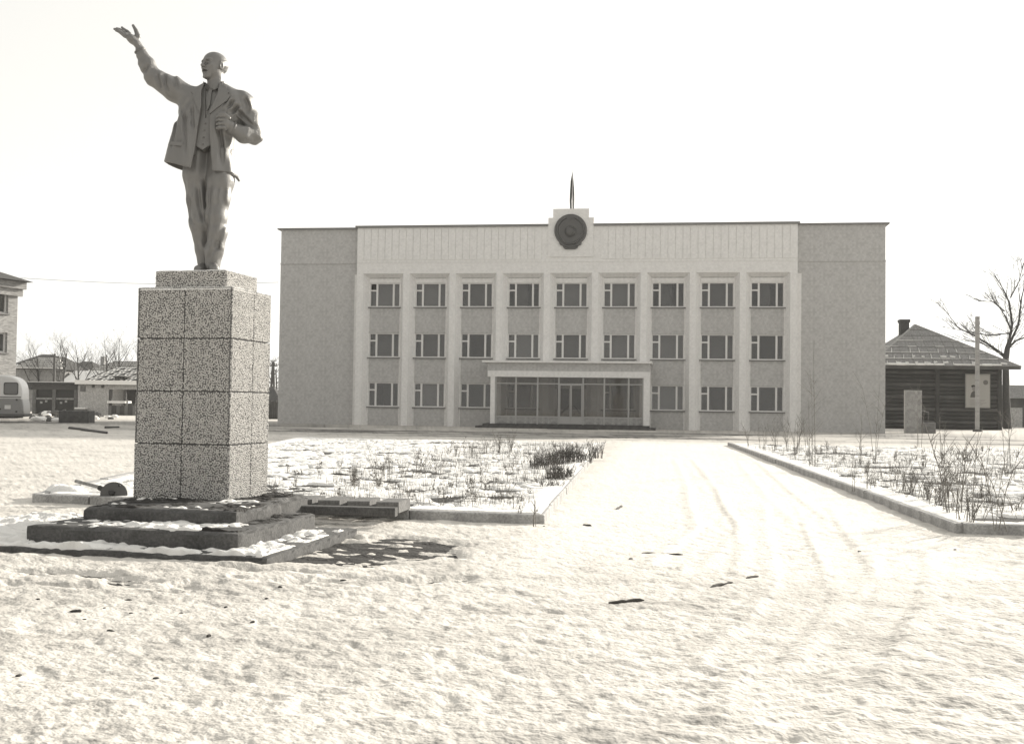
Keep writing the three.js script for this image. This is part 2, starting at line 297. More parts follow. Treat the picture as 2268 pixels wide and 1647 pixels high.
// ---------------------------------------------------------------- stepped base and pedestal
const steps = thing('stepped_base', 'three dark concrete steps with snow, under the statue pedestal', 'steps', V(-4.95, 0, -10.3), -3 * Math.PI / 180);
function rough(x0, x1, y0, y1, z0, z1, amp, c, seed) {   // block with worn, slightly uneven faces
  const nx = Math.ceil((x1 - x0) / 0.06), ny = Math.max(3, Math.ceil((y1 - y0) / 0.04)), nz = Math.ceil((z1 - z0) / 0.06);
  const g = prep(new THREE.BoxGeometry(x1 - x0, y1 - y0, z1 - z0, nx, ny, nz)), p = g.attributes.position, hx = (x1 - x0) / 2, hy = (y1 - y0) / 2, hz = (z1 - z0) / 2;
  for (let i = 0; i < p.count; i++) {
    let x = p.getX(i), y = p.getY(i), z = p.getZ(i);
    const ex = hx - Math.abs(x), ey = hy - Math.abs(y), ez = hz - Math.abs(z), s = [ex, ey, ez].filter(v => v < 1e-4).length;
    const w = noise3(x * 5, y * 5, z * 5, seed), v = noise3(x * 18, y * 18, z * 18, seed + 9);
    const k = amp * (w - 0.5) + amp * 0.5 * (v - 0.5), chip = s >= 2 ? c * (0.4 + 1.6 * w * v) : 0;
    if (ex < 1e-4) x -= Math.sign(x) * (k + chip); if (ez < 1e-4) z -= Math.sign(z) * (k + chip); if (ey < 1e-4) y -= Math.sign(y) * (k * 0.5 + chip);
    p.setXYZ(i, x, y, z);
  }
  g.computeVertexNormals(); g.translate((x0 + x1) / 2, (y0 + y1) / 2, (z0 + z1) / 2);
  const q = g; q.deleteAttribute('normal'); const mg = smooth(q); return uvm(mg);
}
function smooth(g) { // weld by position and give smooth normals with a crease
  const p = g.attributes.position, key = new Map(), nrm = [], fn = []; g.computeVertexNormals(); const n0 = g.attributes.normal;
  for (let i = 0; i < p.count; i++) { const k = Math.round(p.getX(i) * 2e4) + '_' + Math.round(p.getY(i) * 2e4) + '_' + Math.round(p.getZ(i) * 2e4); if (!key.has(k)) key.set(k, []); key.get(k).push(i); }
  const out = new Float32Array(p.count * 3);
  for (const ids of key.values()) for (const i of ids) { let x = 0, y = 0, z = 0; for (const j of ids) { const d = n0.getX(i) * n0.getX(j) + n0.getY(i) * n0.getY(j) + n0.getZ(i) * n0.getZ(j); if (d > 0.7) { x += n0.getX(j); y += n0.getY(j); z += n0.getZ(j); } } const l = Math.hypot(x, y, z) || 1; out[3 * i] = x / l; out[3 * i + 1] = y / l; out[3 * i + 2] = z / l; }
  g.setAttribute('normal', new THREE.BufferAttribute(out, 3)); return g;
}
// local frame: origin (-4.95, 0, -10.3); +z towards the viewer
part('step', rough(-2.6, 1.58, -0.1, 0.091, -1.35, 1.06, 0.02, 0.014, 1), M.concreteDark, steps);
part('step', rough(-1.0, 1.16, 0.05, 0.255, -1.2, 0.76, 0.025, 0.02, 2), M.concreteDark, steps);
part('step', rough(-0.79, 0.86, 0.2, 0.385, -0.98, 0.17, 0.025, 0.022, 3), M.concreteDark, steps);
part('footing', rough(-1.05, 0.66, -0.05, 0.36, -2.25, -0.7, 0.05, 0.05, 4), M.concreteDark, steps);
function drift(x0, x1, z0, z1, y, thr, amp, seed, cols, rows, material, name, bias = () => 0) {
  const g = upright(sheet(cols, rows, (a, b, i, j) => { const x = lerp(x0, x1, a), z = lerp(z0, z1, b); let h = amp * (0.65 * fbm(x * 3.2, z * 4.2, 3, seed) + 0.35 * fbm(x * 14, z * 14, 2, seed + 5) - thr + bias(x, z)); if (i === 0 || j === 0 || i === cols || j === rows) h = -0.03; return [x, y + clamp(h, -0.03, 0.09), z]; }, (x, z) => { const a = 0.82 - 0.12 * sstep(0.5, 0.8, fbm(x * 12, z * 12, 2, seed + 8)); return material === M.snow ? [a, a * 0.985, a * 0.955] : [1, 1, 1]; }));
  const m = new THREE.Mesh(g, material); m.name = name; m.userData.kind = 'stuff'; steps.add(m);
}
drift(-2.57, 1.52, 0.66, 1.03, 0.088, 0.42, 0.13, 300, 200, 26, M.snow, 'snow_drift', (x, z) => 0.1 - 0.12 * sstep(0.9, 1.4, x));
drift(1.1, 1.53, -1.3, 1.0, 0.088, 0.5, 0.13, 310, 26, 110, M.snow, 'snow_drift', (x, z) => 0.06 * sstep(0, 0.8, z));
drift(-0.97, 1.1, 0.08, 0.72, 0.25, 0.49, 0.14, 320, 120, 40, M.snow, 'snow_drift', (x, z) => 0.09 * sstep(0.5, 0.1, z) - 0.25 * sstep(0.7, 1.0, x));
drift(-0.75, 0.82, -0.9, 0.12, 0.38, 0.6, 0.14, 330, 90, 60, M.snow, 'snow_drift');
drift(-2.55, -0.95, -1.3, 0.8, 0.085, 0.36, 0.16, 340, 80, 100, M.snow, 'snow_drift', () => 0.06);
M.soilV = M.soil;
drift(-0.77, 0.84, -0.95, 0.13, 0.378, 0.40, 0.09, 350, 110, 70, M.soilV, 'soil_crumbs');
drift(0.75, 1.12, -1.15, 0.7, 0.25, 0.42, 0.10, 360, 30, 110, M.soilV, 'soil_crumbs');
drift(-0.95, 0.58, -2.15, -0.7, 0.35, 0.36, 0.14, 370, 90, 80, M.soilV, 'soil_crumbs');

const PED = V(-5.19, 0, -11.74), PR = -5 * Math.PI / 180, PW = 1.16, PD = 0.96, PY0 = 0.37, PY1 = 2.706, CAPY = 2.895;
const ped = thing('statue_pedestal', 'tall square pedestal clad in pale pebbles, under the bronze statue', 'pedestal', PED, PR);
part('core', bx(-PW / 2 + 0.03, PW / 2 - 0.03, PY0, PY1 - 0.03, -PD / 2 + 0.03, PD / 2 - 0.03), M.mortar, ped);
const pebbleSpots = [];
function scatter(u0, u1, v0, v1, r, g, put) {      // dart throwing on a rectangle
  const cs = r / Math.SQRT2, nu = Math.ceil((u1 - u0) / cs), nv = Math.ceil((v1 - v0) / cs), grid = new Int32Array(nu * nv).fill(-1), pts = [];
  const tries = (u1 - u0) * (v1 - v0) / (r * r) * 26;
  for (let t = 0; t < tries; t++) {
    const u = R(u0, u1, g), v = R(v0, v1, g), i = Math.min(nu - 1, (u - u0) / cs | 0), j = Math.min(nv - 1, (v - v0) / cs | 0); let ok = true;
    for (let a = Math.max(0, i - 2); a <= Math.min(nu - 1, i + 2) && ok; a++) for (let b = Math.max(0, j - 2); b <= Math.min(nv - 1, j + 2); b++) { const q = grid[b * nu + a]; if (q >= 0 && Math.hypot(pts[q][0] - u, pts[q][1] - v) < r) { ok = false; break; } }
    if (ok) { grid[j * nu + i] = pts.length; pts.push([u, v]); put(u, v); }
  }
}
{
  const g = mulberry(5), ysp = [PY0, 0.98, 1.56, 2.14, PY1];
  const faceDefs = [[PW, PD, 0, 0.5], [PD, PW, Math.PI / 2, 0.55], [PW, PD, Math.PI, 0.5], [PD, PW, -Math.PI / 2, 0.5]];
  for (const [w, dpt, rot, split] of faceDefs) for (let r = 0; r < 4; r++) for (let c = 0; c < 2; c++) {
    const xs = -w / 2 + w * split, x0 = c ? xs + 0.004 : -w / 2 + 0.006, x1 = c ? w / 2 - 0.006 : xs - 0.004, y0 = ysp[r] + 0.005, y1 = ysp[r + 1] - 0.005, off = dpt / 2 - 0.012 + R(-0.003, 0.003, g);
    const m = part('panel', bx(x0, x1, y0, y1, -0.016, 0), M.mortar, ped); m.rotation.y = rot; m.position.set(Math.sin(rot) * off, 0, Math.cos(rot) * off);
    scatter(x0 + 0.007, x1 - 0.007, y0 + 0.008, y1 - 0.008, 0.0185, g, (u, v) => pebbleSpots.push([u, v, off, rot]));
  }
}
const CW = 0.86, CD = 0.74, CX = 0.01;
const capM = part('cap_block', bx(CX - CW / 2, CX + CW / 2, PY1 - 0.02, CAPY, -CD / 2, CD / 2), M.mortar, ped);
{
  const g = mulberry(6), scr = [[CW, CD, 0], [CD, CW, Math.PI / 2], [CW, CD, Math.PI], [CD, CW, -Math.PI / 2]];
  for (const [w, dpt, rot] of scr) scatter(-w / 2 + 0.006, w / 2 - 0.006, PY1 + 0.005, CAPY - 0.004, 0.0185, g, (u, v) => pebbleSpots.push([u, v, dpt / 2, rot, CX]));
  const geo = new THREE.IcosahedronGeometry(1, 1), im = new THREE.InstancedMesh(geo, mat(0.54, { roughness: 0.8 }), pebbleSpots.length), m4 = new THREE.Matrix4(), q = new THREE.Quaternion(), q2 = new THREE.Quaternion(), col = new THREE.Color();
  pebbleSpots.forEach(([u, v, off, rot, cx = 0], i) => {
    q.setFromAxisAngle(V(0, 1, 0), rot); q2.setFromAxisAngle(V(0, 0, 1), R(0, 3.14, g)); q.multiply(q2);
    const p = V(u, v, off + R(-0.001, 0.002, g)).applyAxisAngle(V(0, 1, 0), rot); p.x += cx;
    const a = R(0.0092, 0.0114, g); m4.compose(p, q, V(a * R(1, 1.3, g), a, 0.0075)); im.setMatrixAt(i, m4);
    const t = R(0.85, 1.1, g) * (g() < 0.05 ? 0.6 : 1); im.setColorAt(i, col.setRGB(t, t * 0.99, t * 0.97));
  });
  im.name = 'pebble_cladding'; im.userData.kind = 'stuff'; ped.add(im);
  const sc = upright(sheet(40, 40, (a, b, i, j) => { const x = CX + lerp(-CW / 2, CW / 2, a) * 0.99, z = lerp(-CD / 2, CD / 2, b) * 0.99; return [x, CAPY + (i % 40 && j % 40 ? 0.004 + 0.012 * fbm(x * 8, z * 8, 2, 380) : -0.005), z]; }, () => [0.83, 0.82, 0.8]));
  const s1 = new THREE.Mesh(sc, M.snow); s1.name = 'snow_cover'; s1.userData.kind = 'stuff'; ped.add(s1);
  const sc2 = upright(sheet(60, 60, (a, b, i, j) => { const x = lerp(-PW / 2, PW / 2, a) * 0.99, z = lerp(-PD / 2, PD / 2, b) * 0.99; return [x, PY1 - 0.012 + (i % 60 && j % 60 ? 0.006 + 0.014 * fbm(x * 8, z * 8, 2, 385) : -0.02), z]; }, () => [0.83, 0.82, 0.8]));
  const s2 = new THREE.Mesh(sc2, M.snow); s2.name = 'snow_cover'; s2.userData.kind = 'stuff'; ped.add(s2);
}

// ---------------------------------------------------------------- statue
const KS = 200.5;                       // photo pixels per metre on the statue
const X = sx => (sx - 477) / KS, Y = sy => (617 - sy) / KS, J = (sx, sy, z, r) => ({ x: X(sx), y: Y(sy), z, r });
const smin = (a, b, k) => { const h = Math.max(k - Math.abs(a - b), 0) / k; return Math.min(a, b) - h * h * k * 0.25; };
const smax = (a, b, k) => -smin(-a, -b, k);
function cap3(x, y, z, a, b, sz = 1) { // tapered capsule; sz squashes its depth
  const dx = b.x - a.x, dy = b.y - a.y, dz = b.z - a.z, px = x - a.x, py = y - a.y, pz = z - a.z, t = clamp((px * dx + py * dy + pz * dz) / (dx * dx + dy * dy + dz * dz + 1e-9), 0, 1);
  const ex = px - t * dx, ey = py - t * dy, ez = (pz - t * dz) * sz; return Math.hypot(ex, ey, ez) - (a.r + (b.r - a.r) * t);
}
const ell = (x, y, z, c, r) => { const a = (x - c[0]) / r[0], b = (y - c[1]) / r[1], d = (z - c[2]) / r[2], k = Math.hypot(a, b, d); return (k - 1) * Math.min(r[0], r[1], r[2]); };
const chain = (x, y, z, js, k = 0.03, sz = 1) => { let d = 1e9; for (let i = 0; i < js.length - 1; i++) d = smin(d, cap3(x, y, z, js[i], js[i + 1], sz), k); return d; };
function surfNet(f, lo, hi, c) {
  const n = [0, 1, 2].map(k => Math.ceil((hi[k] - lo[k]) / c) + 1), [nx, ny, nz] = n, v = new Float32Array(nx * ny * nz), id = (i, j, k) => i + nx * (j + ny * k);
  for (let k = 0; k < nz; k++) for (let j = 0; j < ny; j++) for (let i = 0; i < nx; i++) v[id(i, j, k)] = f(lo[0] + i * c, lo[1] + j * c, lo[2] + k * c);
  const vi = new Int32Array(nx * ny * nz).fill(-1), P = [], I = [];
  for (let k = 0; k < nz - 1; k++) for (let j = 0; j < ny - 1; j++) for (let i = 0; i < nx - 1; i++) {
    let m = 0, sx = 0, sy = 0, sz = 0, cnt = 0; const cv = [];
    for (let q = 0; q < 8; q++) { const val = v[id(i + (q & 1), j + (q >> 1 & 1), k + (q >> 2))]; cv.push(val); if (val < 0) m |= 1 << q; }
    if (m === 0 || m === 255) continue;
    for (let q = 0; q < 8; q++) for (let b = 0; b < 3; b++) { if (q & 1 << b) continue; const r = q | 1 << b; if ((cv[q] < 0) === (cv[r] < 0)) continue; const t = cv[q] / (cv[q] - cv[r]); const A = [q & 1, q >> 1 & 1, q >> 2]; A[b] += t; sx += A[0]; sy += A[1]; sz += A[2]; cnt++; }
    vi[id(i, j, k)] = P.length / 3; P.push(lo[0] + (i + sx / cnt) * c, lo[1] + (j + sy / cnt) * c, lo[2] + (k + sz / cnt) * c);
  }
  const quad = (a, b, d, e, flip) => { if (a < 0 || b < 0 || d < 0 || e < 0) return; if (flip) I.push(a, d, b, a, e, d); else I.push(a, b, d, a, d, e); };
  for (let k = 1; k < nz - 1; k++) for (let j = 1; j < ny - 1; j++) for (let i = 1; i < nx - 1; i++) {
    const s = v[id(i, j, k)] < 0;
    if (s !== v[id(i + 1, j, k)] < 0) quad(vi[id(i, j - 1, k - 1)], vi[id(i, j, k - 1)], vi[id(i, j, k)], vi[id(i, j - 1, k)], !s);
    if (s !== v[id(i, j + 1, k)] < 0) quad(vi[id(i - 1, j, k - 1)], vi[id(i - 1, j, k)], vi[id(i, j, k)], vi[id(i, j, k - 1)], !s);
    if (s !== v[id(i, j, k + 1)] < 0) quad(vi[id(i - 1, j - 1, k)], vi[id(i, j - 1, k)], vi[id(i, j, k)], vi[id(i - 1, j, k)], !s);
  }
  const N = new Float32Array(P.length), e = c * 0.5;
  for (let i = 0; i < P.length; i += 3) { const x = P[i], y = P[i + 1], z = P[i + 2]; let a = f(x + e, y, z) - f(x - e, y, z), b = f(x, y + e, z) - f(x, y - e, z), d = f(x, y, z + e) - f(x, y, z - e); const l = Math.hypot(a, b, d) || 1; N[i] = a / l; N[i + 1] = b / l; N[i + 2] = d / l; }
  const g = new THREE.BufferGeometry(); g.setAttribute('position', new THREE.Float32BufferAttribute(P, 3)); g.setAttribute('normal', new THREE.BufferAttribute(N, 3)); g.setIndex(I); return uvm(g);
}
// torso silhouette: photo row, left, right, half depth
const rows = [[180, 462, 512, 0.10], [188, 446, 528, 0.115], [198, 424, 556, 0.14], [212, 416, 570, 0.165], [232, 411, 566, 0.19], [255, 405, 553, 0.205], [280, 399, 540, 0.215], [305, 390, 530, 0.225], [335, 379, 527, 0.235], [362, 372, 531, 0.245], [395, 368, 537, 0.25]];
function torsoRow(y) { const sy = 617 - y * KS; let i = 0; while (i < rows.length - 2 && sy > rows[i + 1][0]) i++; const a = rows[i], b = rows[i + 1], t = clamp((sy - a[0]) / (b[0] - a[0]), 0, 1); const l = X(lerp(a[1], b[1], t)), r = X(lerp(a[2], b[2], t)); return [(l + r) / 2, (r - l) / 2, lerp(a[3], b[3], t)]; }
function torso(x, y, z, inset = 0) {
  const [c, a, b] = torsoRow(y), k = Math.pow(Math.pow(Math.abs((x - c) / (a - inset)), 2.4) + Math.pow(Math.abs(z / (b - inset)), 2.4), 1 / 2.4);
  let d = (k - 1) * Math.min(a, b) * 0.9; return Math.max(d, y - Y(176));
}
const poly = (pts, sy) => { let i = 0; while (i < pts.length - 2 && sy > pts[i + 1][0]) i++; const a = pts[i], b = pts[i + 1]; return lerp(a[1], b[1], clamp((sy - a[0]) / (b[0] - a[0]), 0, 1)); };
const openL = [[180, 466], [195, 465], [259, 466], [300, 461], [340, 456], [386, 448], [400, 446]], openR = [[180, 506], [195, 505], [259, 488], [300, 487], [340, 490], [391, 495], [400, 496]];
const armR = [J(424, 208, -0.01, 0.135), J(392, 190, 0.02, 0.128), J(352, 167, 0.05, 0.098), J(336, 138, 0.065, 0.08), J(322, 108, 0.08, 0.06)];
const armL = [J(556, 222, -0.02, 0.105), J(568, 262, -0.04, 0.098), J(577, 298, -0.04, 0.09), J(558, 301, 0.07, 0.088), J(537, 291, 0.17, 0.07)];
// creases pressed into the cloth: lines in photo pixels, [depth, half width in pixels]
const creaseJ = [[[423, 235], [430, 270], [434, 320], [438, 372]], [[445, 228], [448, 262], [452, 305]], [[408, 245], [406, 300], [398, 345]], [[505, 268], [512, 320], [514, 382]], [[517, 242], [527, 214]], [[523, 250], [541, 222]], [[530, 258], [553, 233]], [[376, 152], [384, 188], [394, 214]], [[393, 160], [404, 177], [411, 202]], [[362, 160], [374, 198]], [[545, 246], [562, 264], [584, 286]], [[345, 140], [336, 160]], [[560, 210], [568, 235], [566, 255]]];
const creaseT = [[[434, 393], [437, 486], [456, 523]], [[507, 418], [503, 472]], [[519, 496], [505, 548], [482, 590]], [[452, 400], [462, 470], [470, 510]], [[488, 410], [484, 480], [478, 540]], [[498, 540], [506, 570]], [[450, 540], [462, 575]], [[425, 400], [430, 450]], [[518, 420], [514, 465]], [[470, 400], [474, 480]]];
function crease(sx, sy, lines, w) { let v = 0; for (const l of lines) { let m = 1e9, e = 0; for (let i = 0; i < l.length - 1; i++) { const a = l[i], b = l[i + 1], dx = b[0] - a[0], dy = b[1] - a[1], t = clamp(((sx - a[0]) * dx + (sy - a[1]) * dy) / (dx * dx + dy * dy), 0, 1), q = Math.hypot(sx - a[0] - t * dx, sy - a[1] - t * dy); if (q < m) { m = q; e = (i + t) / (l.length - 1); } } if (m > 5 * w) continue; const k = sm(Math.min(1, 3.2 * Math.min(e + 0.02, 1.02 - e))); v += k * (Math.exp(-m * m / (w * w)) - 0.5 * Math.exp(-Math.pow((m - 2.1 * w) / w, 2))); } return clamp(v, -0.8, 1); }
function jacket(x, y, z) {
  const sx = x * KS + 477, sy = 617 - y * KS;
  let d = torso(x, y, z);
  // cloth folds: long soft pleats down the skirt, pull lines from the raised arm and the held lapel
  const dn = sstep(215, 330, sy), L = 1 - sstep(440, 465, sx);
  d += 0.010 * dn * L * Math.sin(sx * 0.155 + sy * 0.03 + 2.0) + 0.007 * dn * (1 - L) * Math.sin(sx * 0.21 - sy * 0.02 + 1);
  d += 0.006 * Math.sin((sx + sy * 1.2) * 0.16) * (1 - dn) * L + 0.007 * Math.sin((sx * 0.9 - sy * 0.55) * 0.22) * (1 - dn) * (1 - L) * sstep(500, 520, sx);
  const fz = sstep(0.0, 0.08, z), cz = z > -0.02 ? 0.016 * fz * crease(sx, sy, creaseJ, 3.6) : 0;
  d += cz; let r = chain(x, y, z, armR, 0.05);
  r += cz + 0.005 * Math.sin((sx * 0.55 + sy * 0.25) * 0.30) * sstep(425, 395, sx) * sstep(325, 355, sx) + 0.003 * Math.sin(sy * 0.35 + sx * 0.1) * sstep(350, 330, sx);
  let l = chain(x, y, z, armL, 0.045);
  l += cz + 0.004 * Math.sin(sy * 0.24 - sx * 0.2) * sstep(560, 572, sx) * sstep(215, 250, sy);
  d = smin(d, r, 0.07); d = smin(d, l, 0.05);
  d += 0.004 * (noise3(x * 14, y * 9, z * 14, 5) - 0.5);
  const hem = sx < 470 ? lerp(361, 385, clamp((sx - 372) / 78, 0, 1)) : lerp(390, 389, 0);
  d = smax(d, Y(hem) - y, 0.012);
  d = smax(d, -torso(x, y, z, 0.03) + (sy > 372 - 20 ? 0 : 1) * -1, 0.005 + (0));     // hollow under the hem
  // front opening
  const l0 = X(poly(openL, sy)), r0 = X(poly(openR, sy)); const inside = Math.max(l0 - x, x - r0); // <0 inside
  const cut = Math.max(inside, 0.02 - z);
  d = smax(d, -cut, 0.012);
  // collar hole round the neck
  d = smax(d, -(Math.hypot((x - X(486)), (z - 0.0)) - 0.085 - 0.0 + Math.max(0, Y(192) - y) * 3), 0.012);
  // sleeve end
  return d;
}
const vestF = (x, y, z) => { const sx = x * KS + 477, sy = 617 - y * KS; let d = torso(x, y, z, 0.045) + 0.002 * Math.sin(sy * 0.11 + sx * 0.05); const bot = 341 - 1.1 * Math.abs(sx - 470) * 0.6; d = Math.max(d, Y(bot) - y); const vn = Math.max((sy < 268 ? Math.abs(sx - 484) - (268 - sy) * 0.22 : 1), 0); if (sy < 268) { const w = Math.abs(sx - lerp(476, 487, clamp((268 - sy) / 70, 0, 1))) - (268 - sy) * 0.22; d = Math.max(d, Math.min(0.03, -w / KS)); } return Math.max(d, -0.05 - z); };
const shirtF = (x, y, z) => { let d = torso(x, y, z, 0.062); d = Math.max(d, Y(290) - y); d = smin(d, cap3(x, y, z, J(488, 200, -0.015, 0.088), J(487, 178, 0.005, 0.08)), 0.02); return Math.max(d, y - Y(172) - 0.25 * z, -0.12 - z); };
const legR = [J(447, 345, -0.01, 0.15), J(446, 390, -0.01, 0.145), J(449, 445, -0.01, 0.117), J(455, 502, 0.0, 0.112), J(459, 560, -0.03, 0.075), J(463, 604, -0.05, 0.066)];
const legL = [J(503, 345, 0.0, 0.15), J(503, 405, 0.02, 0.15), J(499, 445, 0.045, 0.13), J(497, 488, 0.07, 0.112), J(498, 523, 0.06, 0.108), J(491, 566, 0.045, 0.098), J(487, 602, 0.035, 0.08)];
function trousers(x, y, z) {
  const sx = x * KS + 477, sy = 617 - y * KS;
  let a = chain(x, y, z, legR, 0.04), b = chain(x, y, z, legL, 0.04);
  const fz = sstep(0.01, 0.08, z), c = z > -0.05 ? 0.017 * fz * crease(sx, sy, creaseT, 4.2) : 0; a += c + 0.004 * fz * Math.sin(sx * 0.33 + sy * 0.03); b += c + 0.004 * fz * Math.sin(sx * 0.27 - sy * 0.03 + 2);
  let d = smin(a, b, 0.025); d += 0.005 * (noise3(x * 12, y * 7, z * 12, 8) - 0.5);
  d = Math.max(d, Y(609) - y, y - Y(318)); return d;
}
const headC = [X(487), Y(141.5), 0.03], HS = 0.345, HY = -38 * Math.PI / 180, HP = -6 * Math.PI / 180, chY = Math.cos(HY), shY = Math.sin(HY), chP = Math.cos(HP), shP = Math.sin(HP);
function head(px, py, pz) {
  let x = (px - headC[0]) / HS, y = (py - headC[1]) / HS, z = (pz - headC[2]) / HS;
  [x, z] = [x * chY - z * shY, x * shY + z * chY]; [y, z] = [y * chP + z * shP, -y * shP + z * chP];
  const ax = Math.abs(x);
  let d = ell(x, y, z, [0, 0.14, -0.05], [0.36, 0.36, 0.42]);
  d = smin(d, ell(x, y, z, [0, -0.14, 0.08], [0.3, 0.33, 0.29]), 0.12);
  d = smin(d, Math.hypot(x * 0.8, y + 0.4, z - 0.24) - 0.1, 0.1);
  d = smin(d, cap3(ax, y, z, { x: 0, y: 0.105, z: 0.37, r: 0.05 }, { x: 0.2, y: 0.11, z: 0.3, r: 0.05 }), 0.05);
  d = smin(d, Math.hypot(ax - 0.18, y + 0.06, z - 0.25) - 0.075, 0.1);
  d = smax(d, -(Math.hypot(ax - 0.13, (y - 0.02) * 1.2, z - 0.4) - 0.105), 0.04);
  d = smin(d, Math.hypot(ax - 0.125, y - 0.028, z - 0.295) - 0.055, 0.015);
  d = smin(d, cap3(x, y, z, { x: 0, y: 0.07, z: 0.36, r: 0.035 }, { x: 0, y: -0.1, z: 0.455, r: 0.05 }), 0.035);
  d = smin(d, Math.hypot(ax - 0.055, y + 0.11, z - 0.4) - 0.04, 0.03);
  d = smax(d, -ell(x, y, z, [0, -0.27, 0.4], [0.115, 0.06, 0.13]), 0.02);
  d = smin(d, cap3(ax, y, z, { x: 0.01, y: -0.175, z: 0.39, r: 0.032 }, { x: 0.14, y: -0.235, z: 0.32, r: 0.026 }), 0.025);
  d = smin(d, cap3(ax, y, z, { x: 0, y: -0.325, z: 0.375, r: 0.024 }, { x: 0.08, y: -0.31, z: 0.34, r: 0.02 }), 0.025);
  d = smin(d, cap3(x, y, z, { x: 0, y: -0.39, z: 0.31, r: 0.06 }, { x: 0, y: -0.47, z: 0.34, r: 0.04 }), 0.04);
  d = smax(d, -cap3(ax, y, z, { x: 0.115, y: -0.13, z: 0.4, r: 0.012 }, { x: 0.19, y: -0.26, z: 0.31, r: 0.014 }), 0.03);
  let ear = ell(ax, y, z, [0.36, -0.03, -0.04], [0.05, 0.13, 0.085]); ear = smax(ear, -ell(ax, y, z, [0.405, -0.02, -0.03], [0.03, 0.08, 0.05]), 0.02); d = smin(d, ear, 0.03);
  // fringe of hair round the sides and back
  let hair = ell(x, y, z, [0, 0.1, -0.07], [0.373, 0.34, 0.412]); hair = smax(hair, y - 0.2 + 0.25 * (z + 0.2), 0.04); hair = smax(hair, z - 0.02 - (y > 0 ? 0 : -0.1), 0.03); hair += 0.005 * Math.sin(y * 40 + z * 14);
  d = smin(d, hair, 0.04);
  d = smin(d, cap3(x, y, z, { x: 0, y: -0.25, z: -0.1, r: 0.25 }, { x: 0.0, y: -0.8, z: -0.14, r: 0.27 }), 0.08);
  return d * HS;
}
const handR = (() => {
  const w = J(321, 102, 0.082, 0.036), palm = [J(316, 93, 0.085, 0.038), J(304, 81, 0.085, 0.048), J(294, 73, 0.085, 0.04)];
  const fin = [[[295, 66, 0.045], [288, 59, 0.03], [280, 54, 0.03], [276, 50, 0.035]], [[290, 70, 0.075], [281, 62, 0.07], [273, 57, 0.07], [267, 55, 0.075]], [[288, 73, 0.105], [279, 66, 0.11], [271, 61, 0.115], [265, 59.5, 0.12]], [[290, 77, 0.135], [283, 71, 0.145], [277, 67, 0.155], [272, 66, 0.16]]];
  const th = [[311, 86, 0.08], [315, 73, 0.07], [310, 59, 0.06], [303, 47, 0.055]];
  return { w, palm, fin: fin.map(f => f.map((p, i) => J(p[0], p[1], p[2], [0.021, 0.019, 0.017, 0.0135][i]))), th: th.map((p, i) => J(p[0], p[1], p[2], [0.036, 0.03, 0.022, 0.016][i])) };
})();
function handRF(x, y, z) {
  let d = cap3(x, y, z, J(325, 116, 0.08, 0.036), handR.w);
  d = smin(d, chain(x, y, z, [handR.w, ...handR.palm], 0.02, 0.62), 0.03);
  d = smin(d, cap3(x, y, z, J(300, 76, 0.05, 0.026), J(300, 80, 0.12, 0.026)), 0.03);
  for (const f of handR.fin) d = smin(d, chain(x, y, z, f, 0.006), 0.010);
  d = smin(d, chain(x, y, z, handR.th, 0.008), 0.016);
  d = smax(d, -(Math.hypot(x - X(301), y - Y(66), z - 0.13) - 0.045), 0.02);
  return d;
}
function handLF(x, y, z) {
  let d = chain(x, y, z, [J(545, 291, 0.15, 0.042), J(535, 287, 0.2, 0.046), J(526, 281, 0.235, 0.05)], 0.03);
  d = smin(d, cap3(x, y, z, J(524, 268, 0.245, 0.03), J(524, 294, 0.245, 0.03)), 0.03);
  for (let i = 0; i < 4; i++) { const yy = 268 + i * 8.6; d = smin(d, chain(x, y, z, [J(525, yy, 0.27, 0.021), J(515, yy + 0.5, 0.282, 0.0205), J(509, yy + 1.2, 0.265, 0.018), J(510, yy + 1.5, 0.235, 0.016)], 0.006), 0.006); }
  d = smin(d, chain(x, y, z, [J(533, 272, 0.25, 0.026), J(524, 263, 0.275, 0.022), J(514, 263, 0.28, 0.018)], 0.01), 0.01);
  return d;
}
const shoe = (ax, ay, az, bx_, by, bz) => (x, y, z) => { let d = cap3(x, y, z, J(ax, ay, az, 0.055), J(bx_, by, bz, 0.048)); d = smin(d, cap3(x, y, z, J(ax, ay - 8, az, 0.05), J(lerp(ax, bx_, 0.5), ay - 1, lerp(az, bz, 0.5), 0.045)), 0.03); return smax(d, Y(618.5) - y, 0.012); };

